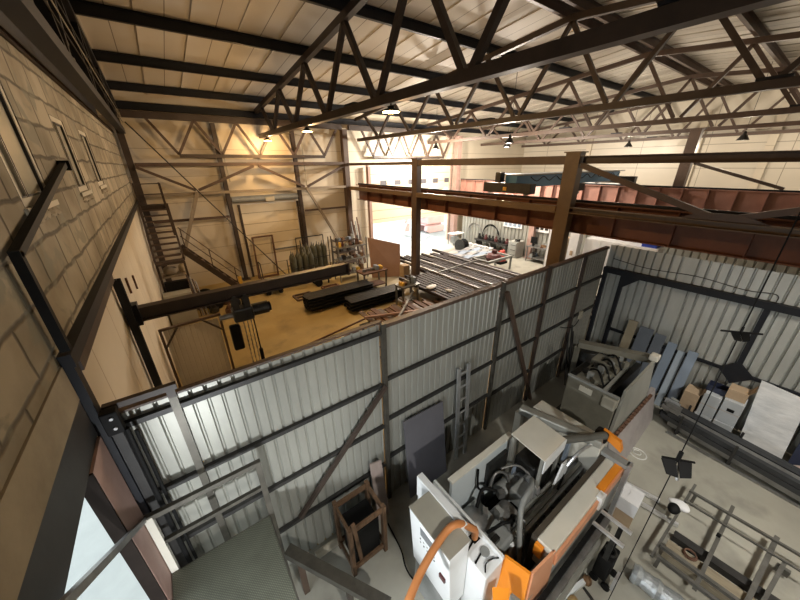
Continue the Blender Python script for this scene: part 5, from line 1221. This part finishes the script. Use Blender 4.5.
f = MB(); pts = [(3.74+.005*k, .06-.05*k, .12) for k in range(40)]
f.path(pts, [.105+.012*(k % 2)+.01*math.sin(k*1.7) for k in range(40)], 16)
single('foil_duct', f, FOIL, 'crinkled silver duct lying on the floor at the bottom right', 'duct')
for k in range(4):
    x0 = 3.36+.09*(k % 2)*1.0; z = .045+.085*(k//2)
    o = MB((x0, -.05, z)).tubebox((x0, -.12-.06*k, z), (x0+.12, -1.8, z), .08, .08, .006).build('blue_tube', NAVYT, None, label='dark navy square tube in the bundle at the bottom edge right', cat='steel tube', group='navy tubes at the bottom edge'); o.location = (x0, -.05, z)

# hanging work lights on one long cord
t = thing('hanging_work_light', 'two flat black work lights hung one below the other on a long dark cord', 'work light', (3.0, .11, 0.35)); O = t.location
MB(O).path([(3.0, .11, zroof(.2)-.3), (3.0, .11, .38)], .0045, 6).build('cord', BLACK, t)
for z, s, nm in ((3.90, .34, 'upper_shade'), (2.64, .74, 'lower_shade')):
    ca, sa = .80, .60
    sh = MB(O)
    for q in (-1, 1):
        c = Vector((3.0-.01, .11, z)); u = Vector((.62, -.78, 0)); v = Vector((-.78*.75, -.62*.75, -.66)); 
        a = c+u*(q*.012*s); b = c+u*(q*.15*s)
        sh.poly([a+v*(-.02*s), b+v*(-.02*s), b+v*(.14*s)-u*(q*.03*s), a+v*(.16*s)], Vector((-.3, -.24, .8))*.012)
    so = sh.build(nm, BLACK, t)
    MB(O).cyl((3.0, .11, z+.01), (3.0, .11, z+.16*s), .022*s, 8).build('clamp', BLACK, so)
    MB(O).beam((2.93, .20, z+.035*s), (3.08, .015, z+.035*s), .02*s, .012).build('bar', BLACK, so)
MB(O).path([(3.0-.012, .10, 2.62), (2.96, .06, 2.50)], .012, 6).build('strap', STEEL, t)

# ------------------------------------------------------------------ stair landing with its railing
LZ, LY = 1.53, 2.57
t = thing('stair_landing', 'chequered steel stair landing with its square tube railing at the lower left', 'stair landing', (-.3, 2.0, LZ)); O = t.location
MB(O).hexa([(-.785, 1.0, LZ-.006), (.09, 1.0, LZ-.006), (.09, LY, LZ-.006), (-.785, LY, LZ-.006)], [(-.785, 1.0, LZ), (.09, 1.0, LZ), (.09, LY, LZ), (-.785, LY, LZ)]).build('chequer_plate', CHECK, t)  # unseen near end extended so the plate shades the crate
MB(O).box(-.785, .09, LY+.002, LY+.015, LZ-.14, LZ-.004).build('edge_channel', RAILM, t)
MB(O).box(.092, .105, 1.0, LY, LZ-.14, LZ-.004).build('edge_channel', RAILM, t)
RP = .095, 2.62
for (x, y, z0, z1) in ((.118, 2.615, .0, 2.30), (-.76, 2.615, 0, 2.29)):
    MB(O).beam((x, y, z0), (x, y, z1), .055, .055, up=(0, 1, 0)).build('post', RAILM if x > 0 else CREAM, t)
MB(O).beam((.14, 2.615, 2.28), (-.785, 2.615, 2.28), .045, .05).build('top_rail', RAILM, t)
MB(O).beam((.09, 2.615, 1.935), (-.75, 2.615, 1.93), .04, .04).build('middle_rail', RAILM, t)
MB(O).beam((-.79, 2.60, 2.29), (-.70, .36, 4.22), .04, .04).build('stair_rail', STEEL, t)
MB(O).beam((.17, 2.56, .82), (.90, 1.50, .60), .12, .10).build('lower_stringer', RAILM, t)
for x, y in ((.26, 2.46),): MB(O).beam((x, y, 0), (x, y, .79), .07, .07, up=(0, 1, 0)).build('support_leg', BROWN, t)
MB(O).beam((.62, 1.9, 0), (.62, 1.9, .64), .06, .06, up=(0, 1, 0)).build('support_leg', BROWND, t)
# dark handrail on the block wall
t = thing('wall_handrail', 'dark square tube handrail bent along the block wall in the upper left', 'handrail', (XL+.08, 2.8, 3.8)); O = t.location
MB(O).beam((XL+.05, 2.76, 3.88), (XL+.05, 2.76, 4.56), .05, .05, up=(0, 1, 0)).build('post', BLACK, t)
MB(O).beam((XL+.05, 2.74, 4.54), (XL+.05, 5.16, 5.05), .05, .05).build('rail', BLACK, t)
MB(O).box(XL+.005, XL+.10, 5.1, 5.2, 4.98, 5.08).build('wall_bracket', BLACK, t)
t = thing('junction_box', 'dark steel box with two pale bolts at the left end of the partition top', 'junction box', (-.71, 2.72, 3.2)); O = t.location
MB(O).box(-.76, -.66, 2.66, 2.745, 3.16, 3.36).build('box', BLACK, t, bevel=.008)
for z in (3.22, 3.31): MB(O).cyl((-.70, 2.65, z), (-.70, 2.66, z), .012, 8).build('bolt', ALU, t)
single('cable_bundle', MB().path([(-.66, 2.70, 3.16), (-.67, 2.71, 1.9), (-.665, 2.70, 0)], .022, 8).path([(-.615, 2.72, 3.1), (-.62, 2.72, 1.8), (-.615, 2.72, 0)], .014, 8), BLACK, 'black cable bundle running down at the left end of the partition', 'cable')
for k, y in enumerate((6.6, 7.5)):
    single('latch_plate', MB().box(XL-.008, XL+.02, y, y+.05, 3.05-.2*k, 3.32-.2*k), RUST, ('nearer' if k == 0 else 'farther')+' rust brown latch on the panelled side wall', 'latch')

# ------------------------------------------------------------------ lamps of the machine bay, an added gate lamp, and daylight
def flood(label, x, y, z, power, color, aim, size=.22, cone=150):
    t = thing('flood_lamp', label, 'lamp', (x, y, z)); O = t.location
    MB(O).box(x-.2, x+.2, y-.12, y+.12, z+.02, z+.10).build('housing', DARK, t, bevel=.01)
    MB(O).box(x-.18, x+.18, y-.10, y+.10, z+.005, z+.019).build('diffuser', LAMPW, t)
    MB(O).cyl((x, y, z+.10), (x, y, zroof(y)-.005), .012, 6).build('hanger', DARK, t)
    l = bpy.data.lights.new('flood_light', 'SPOT'); l.energy = power; l.color = color; l.shadow_soft_size = size; l.spot_size = math.radians(cone); l.spot_blend = .8
    lo = bpy.data.objects.new('flood_light', l); COL.objects.link(lo); lo.parent = t; lo.location = (0, 0, -.05)
    d = Vector(aim)-Vector((x, y, z)); lo.rotation_euler = d.to_track_quat('-Z', 'Y').to_euler()
    return t
flood('main flood lamp hanging behind the viewer near the block wall', .7, -2.4, 4.75, 640, (1, .97, .90), (2.5, 1.1, .8), .06, 92)
t = thing('gate_fill_lamp', 'added unseen tripod lamp beside the gate under the stair, standing in for daylight', 'lamp', (-.50, .85, 0)); O = t.location  # added out of view, in place of low daylight from the gate
for a in (0, 2.1, 4.2): MB(O).beam((-.50+.28*math.cos(a), .85+.28*math.sin(a), 0), (-.50, .85, .9), .025, .025, up=(0, 1, .1)).build('leg', BLACK, t)
MB(O).cyl((-.50, .85, .9), (-.50, .85, 1.68), .016, 10).build('pole', BLACK, t)
MB(O).box(-.60, -.46, .73, .97, 1.70, 1.90).build('housing', BLACK, t, bevel=.01); MB(O).box(-.455, -.45, .75, .95, 1.72, 1.88).build('lens', LAMPW, t)
l = bpy.data.lights.new('gate_fill_light', 'SPOT'); l.energy = 150; l.color = (.95, .98, 1.0); l.shadow_soft_size = .05; l.spot_size = math.radians(172); l.spot_blend = .25
lo = bpy.data.objects.new('gate_fill_light', l); COL.objects.link(lo); lo.parent = t; lo.location = (.10, 0, 1.81)
lo.rotation_euler = Vector((.86, .50, .02)).to_track_quat('-Z', 'Y').to_euler()
flood('second flood lamp hanging behind the viewer further from the block wall', 5.4, -3.2, 5.6, 1000, (1, .95, .86), (7.3, -1.0, 0), .42, 80)
def pendant(label, x, y, z, power, color, drop=.34):
    t = thing('pendant_lamp', label, 'lamp', (x, y, z)); O = t.location
    MB(O).lathe((x, y, z), [(.20, -.10), (.19, -.09), (.10, .06), (.06, .10), (.05, .20), (.02, .21)], 18).build('bell_shade', DARK, t, smooth=True)
    MB(O).lathe((x, y, z-.10), [(.01, 0), (.05, .02), (.06, .055), (.04, .058)], 12).build('bulb', LAMPD, t, smooth=True)
    MB(O).cyl((x, y, z+.21), (x, y, zroof(y)-.005), .008, 6).build('hanger', DARK, t)
    l = bpy.data.lights.new('pendant_light', 'POINT'); l.energy = power; l.color = color; l.shadow_soft_size = .12
    lo = bpy.data.objects.new('pendant_light', l); COL.objects.link(lo); lo.parent = t; lo.location = (0, 0, -drop)
for k, (x, y, p) in enumerate(((12.4, 13.6, 1700), (11.8, 8.6, 620), (14.4, 10.6, 1500), (19.0, 3.0, 150), (20.8, 7.6, 170), (20.8, .6, 150))):
    pendant('dark bell pendant lamp over the right bay, '+['near the open door', 'between middle column and partition', 'above the wavy metal strips', 'in front of the far brown column', 'near the end wall, left one', 'near the end wall, right one'][k], x, y, 5.85, p, (1, .88, .74) if k < 3 else (1, .86, .68), .17 if k < 3 else .34)

w = bpy.data.worlds.new('World'); scene.world = w; w.use_nodes = True
nt = w.node_tree; bg = nt.nodes['Background']
bg.inputs['Color'].default_value = (.86, .94, 1.0, 1); bg.inputs['Strength'].default_value = 3.2

sl = bpy.data.lights.new('sun', 'SUN'); sl.energy = 8.0; sl.angle = .01; sl.color = (1, .95, .88)
so = bpy.data.objects.new('sun', sl); COL.objects.link(so); so.rotation_euler = Vector((-.25, -.75, -.62)).to_track_quat('-Z', 'Y').to_euler()

# ------------------------------------------------------------------ camera
cam = bpy.data.cameras.new('camera'); cam.sensor_width = 36; cam.lens = 308.6/800*36; cam.clip_start = .02; cam.clip_end = 300
co = bpy.data.objects.new('camera', cam); COL.objects.link(co)
yaw, pitch, roll = 0.630375, 0.412947, -0.0112435
fw = Vector((math.sin(yaw)*math.cos(pitch), math.cos(yaw)*math.cos(pitch), -math.sin(pitch)))
r = Vector((math.cos(yaw), -math.sin(yaw), 0)); u = r.cross(fw)
c, s = math.cos(roll), math.sin(roll); r2 = r*c+u*s; u2 = u*c-r*s
M_ = Matrix((r2, u2, -fw)).transposed().to_4x4(); M_.translation = (0, 0, 5.0)
co.matrix_world = M_
scene.camera = co
scene.view_settings.view_transform = 'Standard'; scene.view_settings.look = 'None'
scene.view_settings.exposure = 0.0; scene.view_settings.gamma = 1.0; scene.view_settings.use_curve_mapping = False
scene.cycles.max_bounces = 8; scene.cycles.diffuse_bounces = 2; scene.cycles.sample_clamp_indirect = 8
